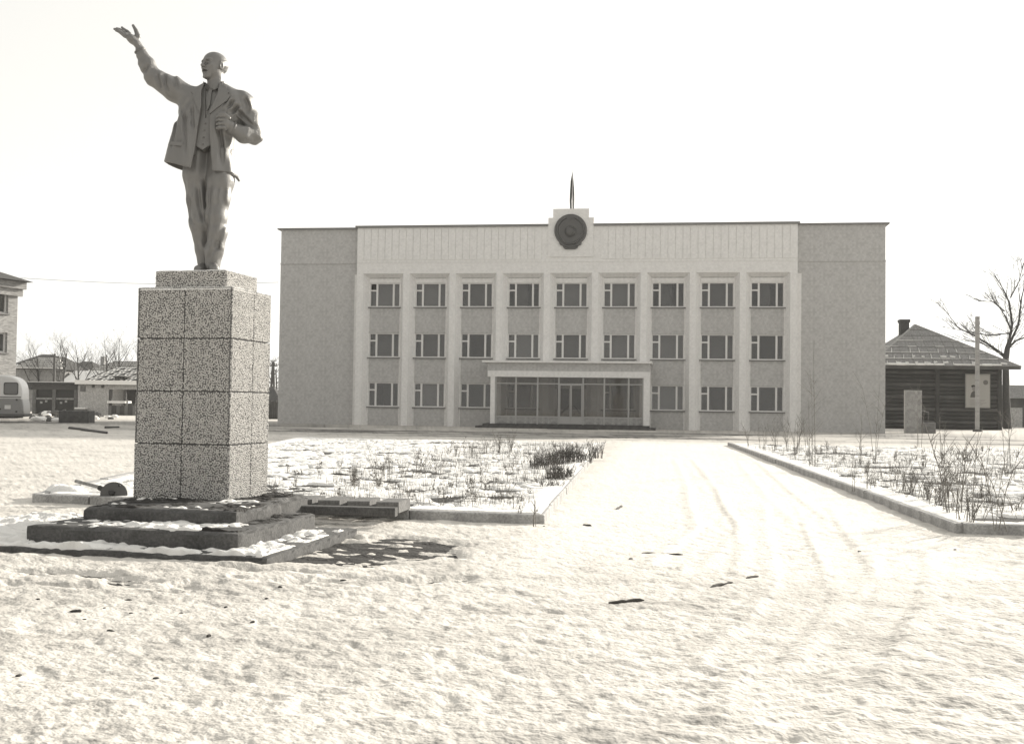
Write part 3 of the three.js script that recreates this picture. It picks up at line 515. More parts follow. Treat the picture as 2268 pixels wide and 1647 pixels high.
const STP = V(PED.x, CAPY + 0.008, PED.z);
const statue = thing('statue', 'dark metal statue of a suited man with one arm raised, on the pebbled pedestal', 'statue', STP, YAW);
{
  const [fx, fy] = (() => { const q = at(477 / 1.0318, 617 / 1.0318, 12.35); return [q.x, q.z]; })();
  statue.position.x = fx; statue.position.z = fy; statue.rotation.z = 0.017;
  const gh = surfNet(head, [headC[0] - 0.2, Y(196), -0.2], [headC[0] + 0.2, Y(100), 0.24], 0.0042);
  const g1 = surfNet(handRF, [X(252), Y(122), -0.03], [X(338), Y(38), 0.2], 0.0042), g2 = surfNet(handLF, [X(495), Y(312), 0.08], [X(560), Y(250), 0.34], 0.0045);
  part('body', [gh, g1, g2], M.bronze, statue).userData.label = 'bare head, neck and hands of the statue';
  const jk = part('jacket', surfNet(jacket, [X(312), Y(400), -0.33], [X(612), Y(92), 0.33], 0.0085), M.bronze, statue);
  part('waistcoat', surfNet(vestF, [X(400), Y(350), -0.08], [X(560), Y(180), 0.3], 0.008), M.bronze, statue);
  part('shirt', surfNet(shirtF, [X(420), Y(295), -0.15], [X(555), Y(165), 0.26], 0.008), M.bronze, statue);
  part('trousers', surfNet(trousers, [X(405), Y(612), -0.24], [X(548), Y(312), 0.26], 0.008), M.bronze, statue);
  part('shoe', surfNet(shoe(462, 607, -0.02, 460, 610, 0.14), [X(440), Y(622), -0.12], [X(490), Y(585), 0.24], 0.007), M.bronze, statue);
  part('shoe', surfNet(shoe(489, 607, 0.06, 502, 611, 0.22), [X(470), Y(622), -0.04], [X(525), Y(585), 0.32], 0.007), M.bronze, statue);
  // pieces of cloth lying on the front of a surface: outline in photo pixels, thickness in metres
  function front(f, x, y, z1 = 0.33) { let z = z1; for (let i = 0; i < 60; i++) { const d = f(x, y, z); if (d < 0.002) return z; z -= Math.max(0.002, d * 0.7); if (z < -0.1) break; } return null; }
  function patch(outline, f, lift, thick) {
    const xs = outline.map(p => p[0]), ys = outline.map(p => p[1]), x0 = Math.min(...xs), x1 = Math.max(...xs), y0 = Math.min(...ys), y1 = Math.max(...ys), n = outline.length;
    const inside = (px, py) => { let c = false; for (let i = 0, j = n - 1; i < n; j = i++) { const [xi, yi] = outline[i], [xj, yj] = outline[j]; if ((yi > py) !== (yj > py) && px < (xj - xi) * (py - yi) / (yj - yi) + xi) c = !c; } return c; };
    const edge = (px, py) => { let m = 1e9; for (let i = 0, j = n - 1; i < n; j = i++) { const [xi, yi] = outline[i], [xj, yj] = outline[j], t = clamp(((px - xi) * (xj - xi) + (py - yi) * (yj - yi)) / ((xj - xi) ** 2 + (yj - yi) ** 2), 0, 1); m = Math.min(m, Math.hypot(px - xi - t * (xj - xi), py - yi - t * (yj - yi))); } return (inside(px, py) ? -m : m) / KS; };
    const cache = new Map(), zf = (x, y) => { const k = Math.round(x * 180) + '_' + Math.round(y * 180); if (!cache.has(k)) cache.set(k, front(f, Math.round(x * 180) / 180, Math.round(y * 180) / 180)); return cache.get(k); };
    let zlo = 1, zhi = -1; for (let i = 0; i <= 10; i++) for (let j = 0; j <= 10; j++) { const z = zf(X(lerp(x0, x1, i / 10)), Y(lerp(y0, y1, j / 10))); if (z !== null) { zlo = Math.min(zlo, z); zhi = Math.max(zhi, z); } }
    return surfNet((x, y, z) => { const zz = zf(x, y); if (zz === null) return 0.05; return Math.max(edge(x * KS + 477, 617 - y * KS), Math.abs(z - zz - lift) - thick); }, [X(x0 - 3), Y(y1 + 3), zlo - 0.04], [X(x1 + 3), Y(y0 - 3), zhi + 0.05], 0.0055);
  }
  const whole = (x, y, z) => smin(torso(x, y, z) + 0, torso(x, y, z), 0.001);
  for (const o of [[[470, 184], [460, 189], [444, 202], [440, 206], [447, 211], [445, 216], [466, 260], [469, 240], [466, 205]], [[504, 182], [513, 184], [521, 190], [524, 203], [529, 208], [525, 211], [533, 215], [526, 228], [488, 261], [489, 250], [504, 214]]]) part('lapel', patch(o, whole, 0.004, 0.011), M.bronze, jk);
  part('tie', patch([[478, 190], [488, 188], [490, 196], [487, 202], [486, 235], [479, 252], [474, 220], [478, 202]], shirtF, 0.003, 0.014), M.bronze, statue);
  for (const o of [[[469, 183], [480, 190], [477, 201], [468, 192]], [[488, 190], [510, 180], [507, 193], [491, 201]]]) part('shirt_collar', patch(o, (x, y, z) => Math.min(shirtF(x, y, z), head(x, y, z)), 0.004, 0.01), M.bronze, statue);
  part('pocket_flap', patch([[392, 318], [430, 325], [429, 335], [389, 328]], whole, 0.002, 0.009), M.bronze, jk);
  // turned-back cuff of the raised sleeve and the shirt cuff of the bent arm
  const cuff = (a, b, r, t) => { const n = V(b.x - a.x, b.y - a.y, b.z - a.z).normalize(); const g = new THREE.TorusGeometry(r, t, 8, 20); g.applyQuaternion(new THREE.Quaternion().setFromUnitVectors(V(0, 0, 1), n)); g.translate(b.x, b.y, b.z); return uvm(g); };
  part('cuff', cuff(J(330, 125, 0.07, 0), J(321, 107, 0.08, 0), 0.055, 0.014), M.bronze, jk);
  part('cuff', cuff(J(560, 300, 0.1, 0), J(539, 290, 0.17, 0), 0.062, 0.014), M.bronze, jk);
  // flicked-out tail of the jacket
  part('jacket_tail', tube([V(X(520), Y(388), 0.12), V(X(531), Y(390), 0.06), V(X(539), Y(394), 0), V(X(544), Y(403), -0.03)], [0.025, 0.024, 0.02, 0.012], 8), M.bronze, jk);
  for (let i = 0; i < 4; i++) { const yy = 280 + i * 16, x = X(476 - i * 1.5), z = front(vestF, x, Y(yy)); if (z !== null) { const g = new THREE.SphereGeometry(0.011, 8, 6); g.translate(x, Y(yy), z); part('button', uvm(g), M.bronze, statue); } }
}

// ---------------------------------------------------------------- administration building
const hall = thing('office_building', 'three-storey pale office building with white piers and glazed porch', 'building', V(0, 0, 0));
const Z0 = -70, ZW = -70.45, ZG = -70.58, K8 = 1.0075, sc8 = v => v * K8, sy8 = v => (v - EYE) * K8 + EYE;
{
  const XL = -20.4, XR = 8.3, TOP = 13.18, pitch = 3.11 * K8, wx = i => sc8(-19.46) + pitch * i, ww = 2.04 * K8;
  const sill = [1.29, 4.56, 7.9].map(sy8), head_ = [2.86, 6.13, 9.46].map(sy8);
  // wings
  for (const [a, b] of [[-25.9, XL], [XR, 13.75]]) {
    part('wing_wall', bx(a, b, -0.2, 10.86, -83, -70.5), M.plasterGrey, hall);
    part('wing_wall', bx(a + 0.02, b - 0.02, 10.86, TOP, -83.02, -70.47), M.plasterGrey, hall);
  }
  for (const [a, b] of [[-25.93, XL - 0.02], [XR + 0.02, 13.78]]) part('string_course', bx(a, b, 10.84, 10.9, -70.9, -70.45), M.plasterGrey, hall);
  // core behind the facade: back wall, floors and cross walls
  part('back_wall', bx(XL, XR, -0.2, TOP - 0.1, -83, -76.2), M.interior, hall);
  for (const y of [0.02, 3.55, 6.9, 10.0]) part('floor_slab', bx(XL + 0.01, XR - 0.01, y - 0.22, y, -76.19, -70.82), M.interior, hall);
  for (let i = 0; i <= 9; i++) { const c = wx(i) - (pitch - ww) / 2; part('cross_wall', bx(c - 0.1, c + 0.1, 0.03, 9.77, -76.18, -70.85), M.interior, hall); }
  // upper frieze with its upright boards
  part('frieze_wall', bx(XL + 0.003, XR - 0.003, 10.12, TOP, -70.8, Z0 + 0.0), M.plasterWhite, hall);
  const np = 60, pw = (XR - XL) / np;
  for (let i = 0; i < np; i++) { const a = XL + pw * i, b = a + pw; if (b > -7.65 && a < -4.55) continue; part('frieze_panel', bx(a + 0.014, b - 0.014, 11.02, TOP - 0.06, Z0 - 0.02, Z0 + 0.035), M.plasterWhite, hall); }
  part('frieze_moulding', [bx(XL + 0.01, XR - 0.01, 10.84, 10.93, Z0 - 0.02, Z0 + 0.03)], M.plasterWhite, hall);
  for (const [a, b] of [[XL - 0.12, -7.57], [-4.6, XR + 0.12]]) part('coping', bx(a, b, TOP, TOP + 0.13, -71.2, Z0 + 0.16), M.coping, hall);
  for (const [a, b] of [[-26.1, XL - 0.13], [XR + 0.13, 13.95]]) part('coping', bx(a, b, TOP - 0.003, TOP + 0.09, -83.2, -70.28), M.coping, hall);
  part('roof', bx(XL, XR, TOP - 0.3, TOP - 0.1, -83, -70.81), M.roofDark, hall);
  // piers with splayed sides
  for (let i = 0; i <= 9; i++) {
    const c = wx(i) - (pitch - ww) / 2, e0 = i === 0 ? XL : c - 0.47, e1 = i === 9 ? XR : c + 0.47, f0 = i === 0 ? XL + 0.002 : c - 0.2, f1 = i === 9 ? XR - 0.002 : c + 0.2;
    part('pier', prism([[e0, ZW - 0.02], [e1, ZW - 0.02], [f1, Z0 + 0.012], [f0, Z0 + 0.012]], -0.2, 10.12), M.plasterWhite, hall);
    part('pier_core', bx(c - (pitch - ww) / 2, c + (pitch - ww) / 2, -0.2, 10.1, -70.8, ZW - 0.025), M.plasterWhite, hall);
  }
  // wall fields between the windows
  for (let i = 0; i < 9; i++) {
    const a = wx(i) + 0.001, b = wx(i) + ww - 0.001;
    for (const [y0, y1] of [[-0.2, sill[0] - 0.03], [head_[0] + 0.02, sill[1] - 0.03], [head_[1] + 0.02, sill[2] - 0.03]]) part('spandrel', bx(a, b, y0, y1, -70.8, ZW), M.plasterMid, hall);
    part('lintel', bx(a, b, head_[2] + 0.02, 9.82, -70.8, ZW), M.plasterWhite, hall);
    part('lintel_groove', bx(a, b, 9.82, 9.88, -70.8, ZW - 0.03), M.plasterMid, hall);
    const l = a - 0.3, r = b + 0.3;
    part('haunch', faces([[V(l, 9.88, ZW + 0.01), V(r, 9.88, ZW + 0.01), V(r, 10.12, Z0 - 0.003), V(l, 10.12, Z0 - 0.003)], [V(l, 9.88, -70.8), V(r, 9.88, -70.8), V(r, 9.88, ZW + 0.01), V(l, 9.88, ZW + 0.01)]]), M.plasterWhite, hall);
  }
  // windows
  for (let f = 0; f < 3; f++) for (let i = 0; i < 9; i++) {
    if (f === 0 && i === 4) continue;
    const x0 = wx(i), w = ww, y0 = sill[f], y1 = head_[f], h = y1 - y0, X_ = t => x0 + w * t, Y_ = t => y0 + h * t, za = ZG - 0.05, zb = ZG + 0.04;
    const fr = part('window', [bx(x0 + 0.002, X_(1) - 0.002, y0 - 0.028, y0 + 0.05, za, zb), bx(x0 + 0.002, X_(1) - 0.002, y1 - 0.05, y1 + 0.018, za, zb), bx(x0 + 0.002, x0 + 0.055, y0 + 0.05, y1 - 0.05, za, zb), bx(X_(1) - 0.055, X_(1) - 0.002, y0 + 0.05, y1 - 0.05, za, zb),
      bx(X_(0.205), X_(0.265), y0 + 0.05, y1 - 0.05, za, zb), bx(X_(0.755), X_(0.815), y0 + 0.05, y1 - 0.05, za, zb), bx(x0 + 0.055, X_(0.205), Y_(0.66), Y_(0.72), za, zb)], M.frameWhite, hall);
    const pane = (a, b, c, d) => part('pane', bx(a + 0.001, b - 0.001, c + 0.001, d - 0.001, ZG - 0.012, ZG - 0.008), M.glass, fr);
    if (!(f === 2 && i === 0)) pane(x0 + 0.055, X_(0.205), Y_(0.72), y1 - 0.05);
    pane(x0 + 0.055, X_(0.205), y0 + 0.05, Y_(0.66)); pane(X_(0.265), X_(0.755), y0 + 0.05, y1 - 0.05); pane(X_(0.815), X_(1) - 0.055, y0 + 0.05, y1 - 0.05);
    const hv = hash(i, f, 77); if (f > 0 && hv < 0.8 || hv < 0.25) part('curtain', bx(X_(hv < 0.5 ? 0.02 : 0.26), X_(hv < 0.65 ? 0.98 : 0.62), y0 + 0.02, y1 - 0.02, -70.98 - hv * 0.2, -70.96 - hv * 0.2), hv < 0.3 ? M.curtainPale : M.curtain, fr);
    part('sill', bx(x0 - 0.1, X_(1) + 0.1, y0 - 0.095, y0 - 0.032, ZG - 0.1, ZW + 0.09), M.sillDark, fr);
  }
  // stepped block with the round emblem, rolled flag above
  part('emblem_block', bx(-7.57, -4.6, 11.16, 13.72, -70.7, Z0 + 0.07), M.plasterWhite, hall);
  part('emblem_block', bx(-7.26, -4.91, 13.72, 14.3, -70.698, Z0 + 0.068), M.plasterWhite, hall);
  const ez = Z0 + 0.08, ex = -6.1, ey = 12.87;
  { const s = new THREE.Shape(); const N = 60, r = 1.02; for (let k = 0; k <= N; k++) { const t = (-40 + 260 * k / N) * Math.PI / 180; s[k ? 'lineTo' : 'moveTo'](r * Math.cos(t), r * Math.sin(t)); }
    for (const [x, y] of [[-0.7, -0.74], [-0.66, -0.9], [-0.5, -0.96], [-0.4, -1.14], [-0.3, -1.19], [0.3, -1.19], [0.42, -1.13], [0.5, -0.98], [0.66, -0.92], [0.7, -0.74]]) s.lineTo(x, y); s.closePath();
    const g = new THREE.ExtrudeGeometry(s, { depth: 0.1, bevelEnabled: true, bevelSize: 0.04, bevelThickness: 0.04, bevelSegments: 2 }); g.translate(ex, ey, ez);
    const em = part('emblem', uvm(g), M.emblem, hall); em.userData.label = 'dark round wreathed emblem on the stepped block';
    const ring = (x, y, r_, t, a0, a1) => { const q = new THREE.TorusGeometry(r_, t, 6, 40, a1 - a0); q.rotateZ(a0); q.translate(ex + x, ey + y, ez + 0.17); return uvm(q); };
    const ears = []; for (const sd of [-1, 1]) for (let k = 0; k < 16; k++) { const t = -1.15 + k * 0.15, q = new THREE.SphereGeometry(1, 8, 6); q.scale(0.055, 0.14, 0.09); q.rotateZ(sd * (t * 0.9 + 0.1)); q.translate(ex + sd * 0.84 * Math.cos(t), ey + 0.84 * Math.sin(t), ez + 0.15); ears.push(uvm(q)); }
    part('wreath', ears, M.emblem, em); part('ribbon', [ring(0, -0.1, 0.78, 0.07, -2.3, -0.85), ring(0, -0.16, 0.92, 0.06, -2.1, -1.04)], M.emblem, em);
    const gl = new THREE.SphereGeometry(0.36, 20, 12); gl.scale(1, 1, 0.5); gl.translate(ex, ey - 0.08, ez + 0.14); part('globe', [uvm(gl), ring(0, -0.08, 0.36, 0.025, 0, 6.283)], M.emblem, em);
    const sick = ring(0.02, 0.0, 0.22, 0.045, -1.9, 1.6); sick.translate(0, 0, 0.1); const ham = [bx(-0.03, 0.03, -0.3, 0.28, 0, 0.05), bx(-0.16, 0.1, 0.18, 0.29, 0, 0.06)]; ham.forEach(q => { q.rotateZ(0.75); q.translate(ex, ey - 0.08, ez + 0.24); });
    part('hammer_and_sickle', [sick, ...ham], M.emblem, em);
    const st = new THREE.Shape(); for (let k = 0; k < 10; k++) { const a = Math.PI / 2 + k * Math.PI / 5, r_ = k % 2 ? 0.06 : 0.15; st[k ? 'lineTo' : 'moveTo'](r_ * Math.cos(a), r_ * Math.sin(a)); } st.closePath(); const sg = new THREE.ExtrudeGeometry(st, { depth: 0.06, bevelEnabled: false }); sg.translate(ex, ey + 0.72, ez + 0.12); part('star', uvm(sg), M.emblem, em);
  }
  const fp = part('flagpole', tube([V(-6.06, 14.25, -70.35), V(-6.05, 15.6, -70.35), V(-6.04, 17.15, -70.35)], [0.045, 0.04, 0.012], 8), M.frameWhite, hall);
  part('rolled_flag', [tube([V(-6.15, 14.32, -70.34), V(-6.17, 14.9, -70.33), V(-6.14, 15.5, -70.34), V(-6.12, 16.2, -70.34), V(-6.06, 16.75, -70.35)], [0.045, 0.06, 0.075, 0.06, 0.01], 7), tube([V(-5.97, 14.32, -70.34), V(-5.96, 15.0, -70.33), V(-5.98, 15.7, -70.34), V(-6.02, 16.4, -70.34)], [0.04, 0.05, 0.045, 0.01], 7)], M.darkMetal, fp);

  // glazed porch
  const ZP = -68.3, px = u => onZ(u, 870, ZP).x, py = v => onZ(1262, v, ZP).y;
  const pl = px(1086), pr = px(1439), c0 = px(1079.5), c1 = px(1439.5), r0 = px(1068), r1 = px(1442);
  const yB0 = py(835.5), yB1 = py(822), yR = py(799.5), yS = 0.3, yK = py(923.5);
  part('porch_beam', bx(c0, c1, yB0, yB1, -70.44, ZP + 0.12), M.plasterWhite, hall);
  part('porch_fascia', bx(c0 - 0.02, c1 - 0.0, yB1, yR - 0.12, -70.43, ZP + 0.05), M.plasterGrey, hall);
  part('porch_coping', bx(r0, r1 + 0.05, yR - 0.12, yR, -70.42, ZP + 0.3), M.plasterWhite, hall);
  part('porch_column', bx(pl, px(1096), yS, yB0, ZP - 0.3, ZP + 0.1), M.plasterWhite, hall);
  part('porch_column', bx(px(1425), pr, yS, yB0, ZP - 0.3, ZP + 0.1), M.plasterWhite, hall);
  part('porch_floor', bx(r0 + 0.1, r1 - 0.1, 0.0, yS, -70.46, ZP + 0.4), M.concreteDark, hall);
  part('porch_step', bx(r0 - 0.3, r1 + 0.3, -0.02, 0.16, -70.2, ZP + 0.85), M.concreteDark, hall);
  part('porch_step', bx(px(1218), px(1328), -0.02, 0.1, ZP + 0.86, ZP + 1.5), M.darkMetal, hall);
  const mu = [1097.5, 1142, 1190, 1237, 1291, 1338, 1392, 1424].map(px), zf = ZP - 0.08, yT = py(850), fg = [];
  for (const x of mu) fg.push(bx(x - 0.05, x + 0.05, yS, yB0, zf - 0.04, zf + 0.04));
  for (let i = 0; i < mu.length - 1; i++) { fg.push(bx(mu[i] + 0.05, mu[i + 1] - 0.05, yT - 0.03, yT + 0.03, zf - 0.035, zf + 0.035), bx(mu[i] + 0.05, mu[i + 1] - 0.05, yK - 0.035, yK + 0.035, zf - 0.035, zf + 0.035)); }
  const gf = part('porch_glazing', fg, mat(0.4, { roughness: 0.5 }), hall);
  for (let i = 0; i < mu.length - 1; i++) {
    const a = mu[i] + 0.052, b = mu[i + 1] - 0.052;
    part('pane', bx(a, b, yK + 0.037, yT - 0.032, zf - 0.004, zf), M.porchGlass, gf); part('pane', bx(a, b, yT + 0.032, yB0 - 0.002, zf - 0.004, zf), M.porchGlass, gf);
    if (i !== 3) part('kick_panel', bx(a, b, yS + 0.02, yK - 0.04, zf - 0.02, zf + 0.015), M.concretePale, gf);
  }
  for (const [s, a, b] of [[0, mu[3] + 0.06, (mu[3] + mu[4]) / 2 - 0.01], [1, (mu[3] + mu[4]) / 2 + 0.01, mu[4] - 0.06]]) {
    const dr = part('door', [bx(a, a + 0.05, yS + 0.03, yT - 0.04, zf + 0.045, zf + 0.1), bx(b - 0.05, b, yS + 0.03, yT - 0.04, zf + 0.045, zf + 0.1), bx(a + 0.05, b - 0.05, yT - 0.1, yT - 0.04, zf + 0.045, zf + 0.1), bx(a + 0.05, b - 0.05, yS + 0.03, yK, zf + 0.045, zf + 0.1)], mat(0.42), hall);
    part('handle', tube(s ? [V(a + 0.12, yK + 0.75, zf + 0.14), V(b - 0.12, yK + 0.25, zf + 0.14)] : [V(a + 0.12, yK + 0.25, zf + 0.14), V(b - 0.12, yK + 0.75, zf + 0.14)], 0.03, 6), M.iron, dr);
  }
  // entrance behind the glazing
  const e0 = wx(4), e1 = wx(4) + ww;
  part('entrance_wall', bx(e0 + 0.001, e1 - 0.001, 2.6, head_[0] + 0.02, -70.8, ZW), M.plasterMid, hall);
  part('entrance_door', [bx(e0 + 0.02, e0 + 0.14, yS, 2.6, -70.75, -70.6), bx(e1 - 0.14, e1 - 0.02, yS, 2.6, -70.75, -70.6), bx((e0 + e1) / 2 - 0.1, (e0 + e1) / 2 + 0.1, yS, 2.6, -70.75, -70.6)], M.frameWhite, hall);
}

// ---------------------------------------------------------------- log house at the end of the building
{
  const d = 86, s = d / F, yb = 0.1, o = at(2083, 880, d), lh = thing('log_house', 'dark log house with a pyramid roof and brick chimney beside the office building', 'house', V(o.x, yb, o.z), YAW * 0 + 0.02);
  const hw = 4.55, wh = 4.95, L = 12.5, rl = 0.165, n = 15, pitchL = wh / n, g = mulberry(31);
  part('wall', bx(-hw + 0.16, hw - 0.16, -0.3, wh, -10, -0.14), M.log, lh);
  for (let i = 0; i < n; i++) for (const [a, b] of [[-hw, -0.42], [-0.12, hw]]) { const c = tube([V(a, (i + 0.5) * pitchL, -0.02 + R(-0.02, 0.02, g)), V((a + b) / 2, (i + 0.5) * pitchL + R(-0.02, 0.02, g), 0), V(b, (i + 0.5) * pitchL, R(-0.02, 0.02, g))], R(0.15, 0.17, g), 10); part('log', c, i % 3 === 1 ? M.wood : M.log, lh); }
  for (const x of [-hw + 0.1, -0.27, hw - 0.1]) part('wall_post', bx(x - 0.16, x + 0.16, -0.2, wh, -0.1, 0.24), M.log, lh);
  for (let i = 0; i < n; i++) part('log', tube([V(-hw, (i + 0.5) * pitchL, 0.1), V(-hw, (i + 0.5) * pitchL, -10)], 0.16, 8), M.log, lh);
  // roof: four slopes to an apex
  const ev = 5.75, y0 = wh - 0.05, ap = V(-0.75, wh + 3.65, -5), A = V(-ev, y0, 1.1), B = V(ev, y0, 1.1), C = V(ev, y0, -11.1), D = V(-ev, y0, -11.1);
  part('roof', faces([[A, B, ap], [B, C, ap], [C, D, ap], [D, A, ap], [D, C, B, A]]), M.roofGrey, lh);
  part('fascia', [bx(-ev, ev, y0 - 0.22, y0 - 0.005, 0.95, 1.08)], M.wood, lh);
  // roofing sheets on the slope seen from the square
  const up = V(0, 0, 0).subVectors(ap, V(ap.x, y0, 1.1)), len = up.length(), ud = up.clone().normalize(), nn = V(1, 0, 0).cross(ud).normalize(); if (nn.y < 0) nn.negate();
  const rowsN = 7, rowL = len / rowsN, snow = [];
  for (let r = 0; r < rowsN; r++) {
    const xl = y => lerp(A.x, ap.x, y / len), xr = y => lerp(B.x, ap.x, y / len), v0 = r * rowL, v1 = Math.min(len, v0 + rowL * 1.04), a0 = xl(v0), b0 = xr(v0); const w = 0.72;
    for (let x = Math.ceil(a0 / w) * w - w; x < b0; x += w) {
      const xa = Math.max(x + 0.01, xl(v0)), xb = Math.min(x + w - 0.01, xr(v0)), xc = clamp(xb, xl(v1), xr(v1)), xd = clamp(xa, xl(v1), xr(v1)); if (xb - xa < 0.08) continue;
      const P = (xx, vv, h) => V(xx, y0, 1.1).addScaledVector(ud, vv).addScaledVector(nn, h), t = 0.035, h0 = 0.06 + R(0, 0.01, g), h1 = 0.02;
      const q = [P(xa, v0, h0), P(xb, v0, h0), P(xc, v1, h1), P(xd, v1, h1)], b = [P(xa, v0, h0 - t), P(xb, v0, h0 - t), P(xc, v1, h1 - t), P(xd, v1, h1 - t)];
      part('roof_sheet', faces([[q[0], q[1], q[2], q[3]], [b[0], b[1], q[1], q[0]], [b[1], b[2], q[2], q[1]], [b[3], b[0], q[0], q[3]]]), M.roofGrey, lh);
      if (r < 4) { const amt = [0.9, 0.75, 0.4, 0.1][r] * (x < 2.2 ? 1 : 0.35);
        if (g() < amt) snow.push(tube([P(xa - 0.01, v0 + 0.03, h0 + 0.02), P(xa + R(0.05, 0.2, g), v0 + rowL * R(0.5, 0.9, g), h0)], [R(0.03, 0.06, g), 0.015], 5));
        if (g() < amt) snow.push(tube([P(xa, v1 + 0.06, h1 + 0.05), P(xb, v1 + 0.06, h1 + 0.05)], R(0.015, 0.03, g), 5));
        if (r === 0 && g() < amt) snow.push(tube([P(xa, v0 + 0.12, h0 + 0.01), P(xb, v0 + 0.12, h0 + 0.01)], R(0.06, 0.13, g), 5)); if (r < 2 && g() < amt * 0.6) { const w2 = R(0.3, 0.7, g) * (xb - xa); snow.push(tube([P(xa + 0.02, v0 + rowL * 0.45, h0 - 0.03), P(xa + w2, v0 + rowL * R(0.3, 0.6, g), h0 - 0.03)], [0.1, R(0.06, 0.14, g)], 6)); } }
    }
  }
  const sp = part('roof_snow', snow, M.snowPlain, lh); sp.userData.kind = 'stuff';
  part('hip_ridge', [tube([A, ap], 0.1, 6), tube([B, ap], 0.09, 6)], M.concretePale, lh);
  part('chimney', [bx(-1.95, -1.25, wh + 2.2, wh + 3.9, -5.6, -4.8), bx(-2.02, -1.18, wh + 3.85, wh + 4.1, -5.67, -4.73)], M.roofDark, lh);

  // poster board on the wall
  const pb = thing('poster_board', 'pale poster board with a dark figure, on the log wall', 'poster', V(lh.position.x + 2.75, 0, lh.position.z + 0.27), 0.02);
  const cv = document.createElement('canvas'); cv.width = 256; cv.height = 360; const c = cv.getContext('2d');
  c.fillStyle = '#8f8d89'; c.fillRect(0, 0, 256, 360); c.fillStyle = '#9d9b97'; c.fillRect(10, 10, 236, 340);
  c.fillStyle = '#2c2b2a'; c.beginPath(); c.ellipse(86, 132, 26, 16, 0.15, 0, 7); c.fill(); c.fillStyle = '#7e7c79'; c.beginPath(); c.ellipse(88, 156, 20, 22, 0, 0, 7); c.fill();
  c.fillStyle = '#4e4d4b'; c.beginPath(); c.moveTo(50, 250); c.quadraticCurveTo(56, 185, 90, 180); c.quadraticCurveTo(140, 182, 146, 230); c.lineTo(140, 250); c.closePath(); c.fill();
  c.fillStyle = '#676562'; c.beginPath(); c.arc(210, 88, 26, 0, 7); c.fill(); c.fillStyle = '#7c7a77'; for (let k = 0; k < 6; k++) c.fillRect(40 + (k % 2) * 12, 275 + k * 11, 170 - (k % 3) * 24, 3);
  const ct = new THREE.CanvasTexture(cv); ct.colorSpace = THREE.SRGBColorSpace;
  const pg = new THREE.PlaneGeometry(1.86, 2.64); pg.translate(0, 3.1, 0.026); const pm = new THREE.Mesh(pg, new THREE.MeshStandardMaterial({ map: ct, roughness: 0.9 })); pm.name = 'poster'; pb.add(pm);
  part('backing', bx(-0.95, 0.95, 1.75, 4.45, -0.06, 0.02), M.woodPale, pb);
}

// ---------------------------------------------------------------- things beside the log house
{
  const p = ground(2022, 960), sl = thing('stele', 'pale upright slab with a low block at its foot, before the log wall', 'slab', V(p.x, 0, p.z), 0);
  const s = p.clone().sub(camera.position).dot(ray(W / 2, H / 2)) / F;
  part('slab', cbx(-18.5 * s, 18.5 * s, -0.1, 96 * s, -0.12, 0.12, 0.02), M.concretePale, sl); part('base_block', cbx(19 * s, 46 * s, -0.1, 25 * s, -0.2, 0.35, 0.02), M.concrete, sl);
  part('bracket', tube([V(19 * s, 50 * s, 0), V(33 * s, 48 * s, 0), V(33 * s, 25 * s, 0)], 0.04, 5), M.iron, sl);
  const q = ground(2165, 957), po = thing('concrete_pole', 'tall plain pale pole standing before the log house', 'pole', V(q.x, 0, q.z)), k = 2400; const sq = q.clone().sub(camera.position).dot(ray(W / 2, H / 2)) / F;
  part('shaft', bx(-3.4 * sq, 3.4 * sq, -0.2, 257 * sq, -0.13, 0.13).rotateY(0.15), M.concretePale, po); part('collar', cyl(0.32, 0.3, 0.25, 10, -0.05), M.concreteDark, po);
}
// bare branching tree: trunk and limbs, then a crown of twigs
function tree(name, label, pos, height, opts = {}) {
  const { seed = 1, r0 = height * 0.014, spread = 0.5, trunk = 0.3, levels = 4, lean = 0, group, up = 0.25, kids = 3, n = 5, first } = opts;
  const g = mulberry(seed), t = thing(name, label, 'tree', pos, 0, group), big = [], fine = [];
  function branch(p, dir, len, r, lev) {
    const pts = [p.clone()], rs = [r], seg = lev <= 1 ? 5 : 3; let q = p.clone(), d = dir.clone();
    for (let i = 1; i <= seg; i++) { d.add(V(R(-1, 1, g), R(-0.5, 0.8, g) * 0.8, R(-1, 1, g)).multiplyScalar(lev === 0 ? 0.05 : 0.14)); d.y += up * 0.12 * (lev > 0 ? 1 : 0.2); d.normalize(); q = q.clone().addScaledVector(d, len / seg); pts.push(q); rs.push(r * lerp(1, lev >= levels - 1 ? 0.35 : 0.55, i / seg)); }
    (lev < 2 ? big : fine).push(tube(pts, rs, lev === 0 ? 8 : lev === 1 ? 5 : 3, lev < 2));
    if (lev >= levels) return;
    const nk = lev === 0 ? (opts.limbs || 7) : kids + (g() < 0.5 ? 1 : 0);
    for (let k = 0; k < nk; k++) {
      const f = lev === 0 ? lerp(trunk, 1, (k + 0.5 * g()) / nk) : R(0.3, 1, g), i = Math.min(seg - 1, Math.floor(f * seg)), bp = pts[i].clone().lerp(pts[i + 1], f * seg - i);
      const a = R(0, 6.283, g), side = V(Math.cos(a), 0, Math.sin(a)), nd = d.clone().multiplyScalar(1 - spread).add(side.multiplyScalar(spread * R(0.8, 1.4, g))).normalize();
      branch(bp, nd, len * (lev === 0 ? lerp(0.62, 0.3, f) : R(0.45, 0.7, g)), Math.max(0.006 * height / 10, rs[Math.min(i + 1, seg)] * (lev === 0 ? 0.55 : 0.6)), lev + 1);
    }
  }
  if (first) first(branch, big, g); else branch(V(0, -0.2, 0), V(lean, 1, 0).normalize(), height * 0.8, r0, 0);
  part('trunk', big, M.bark, t); part('crown', fine, M.twig, t); return t;
}
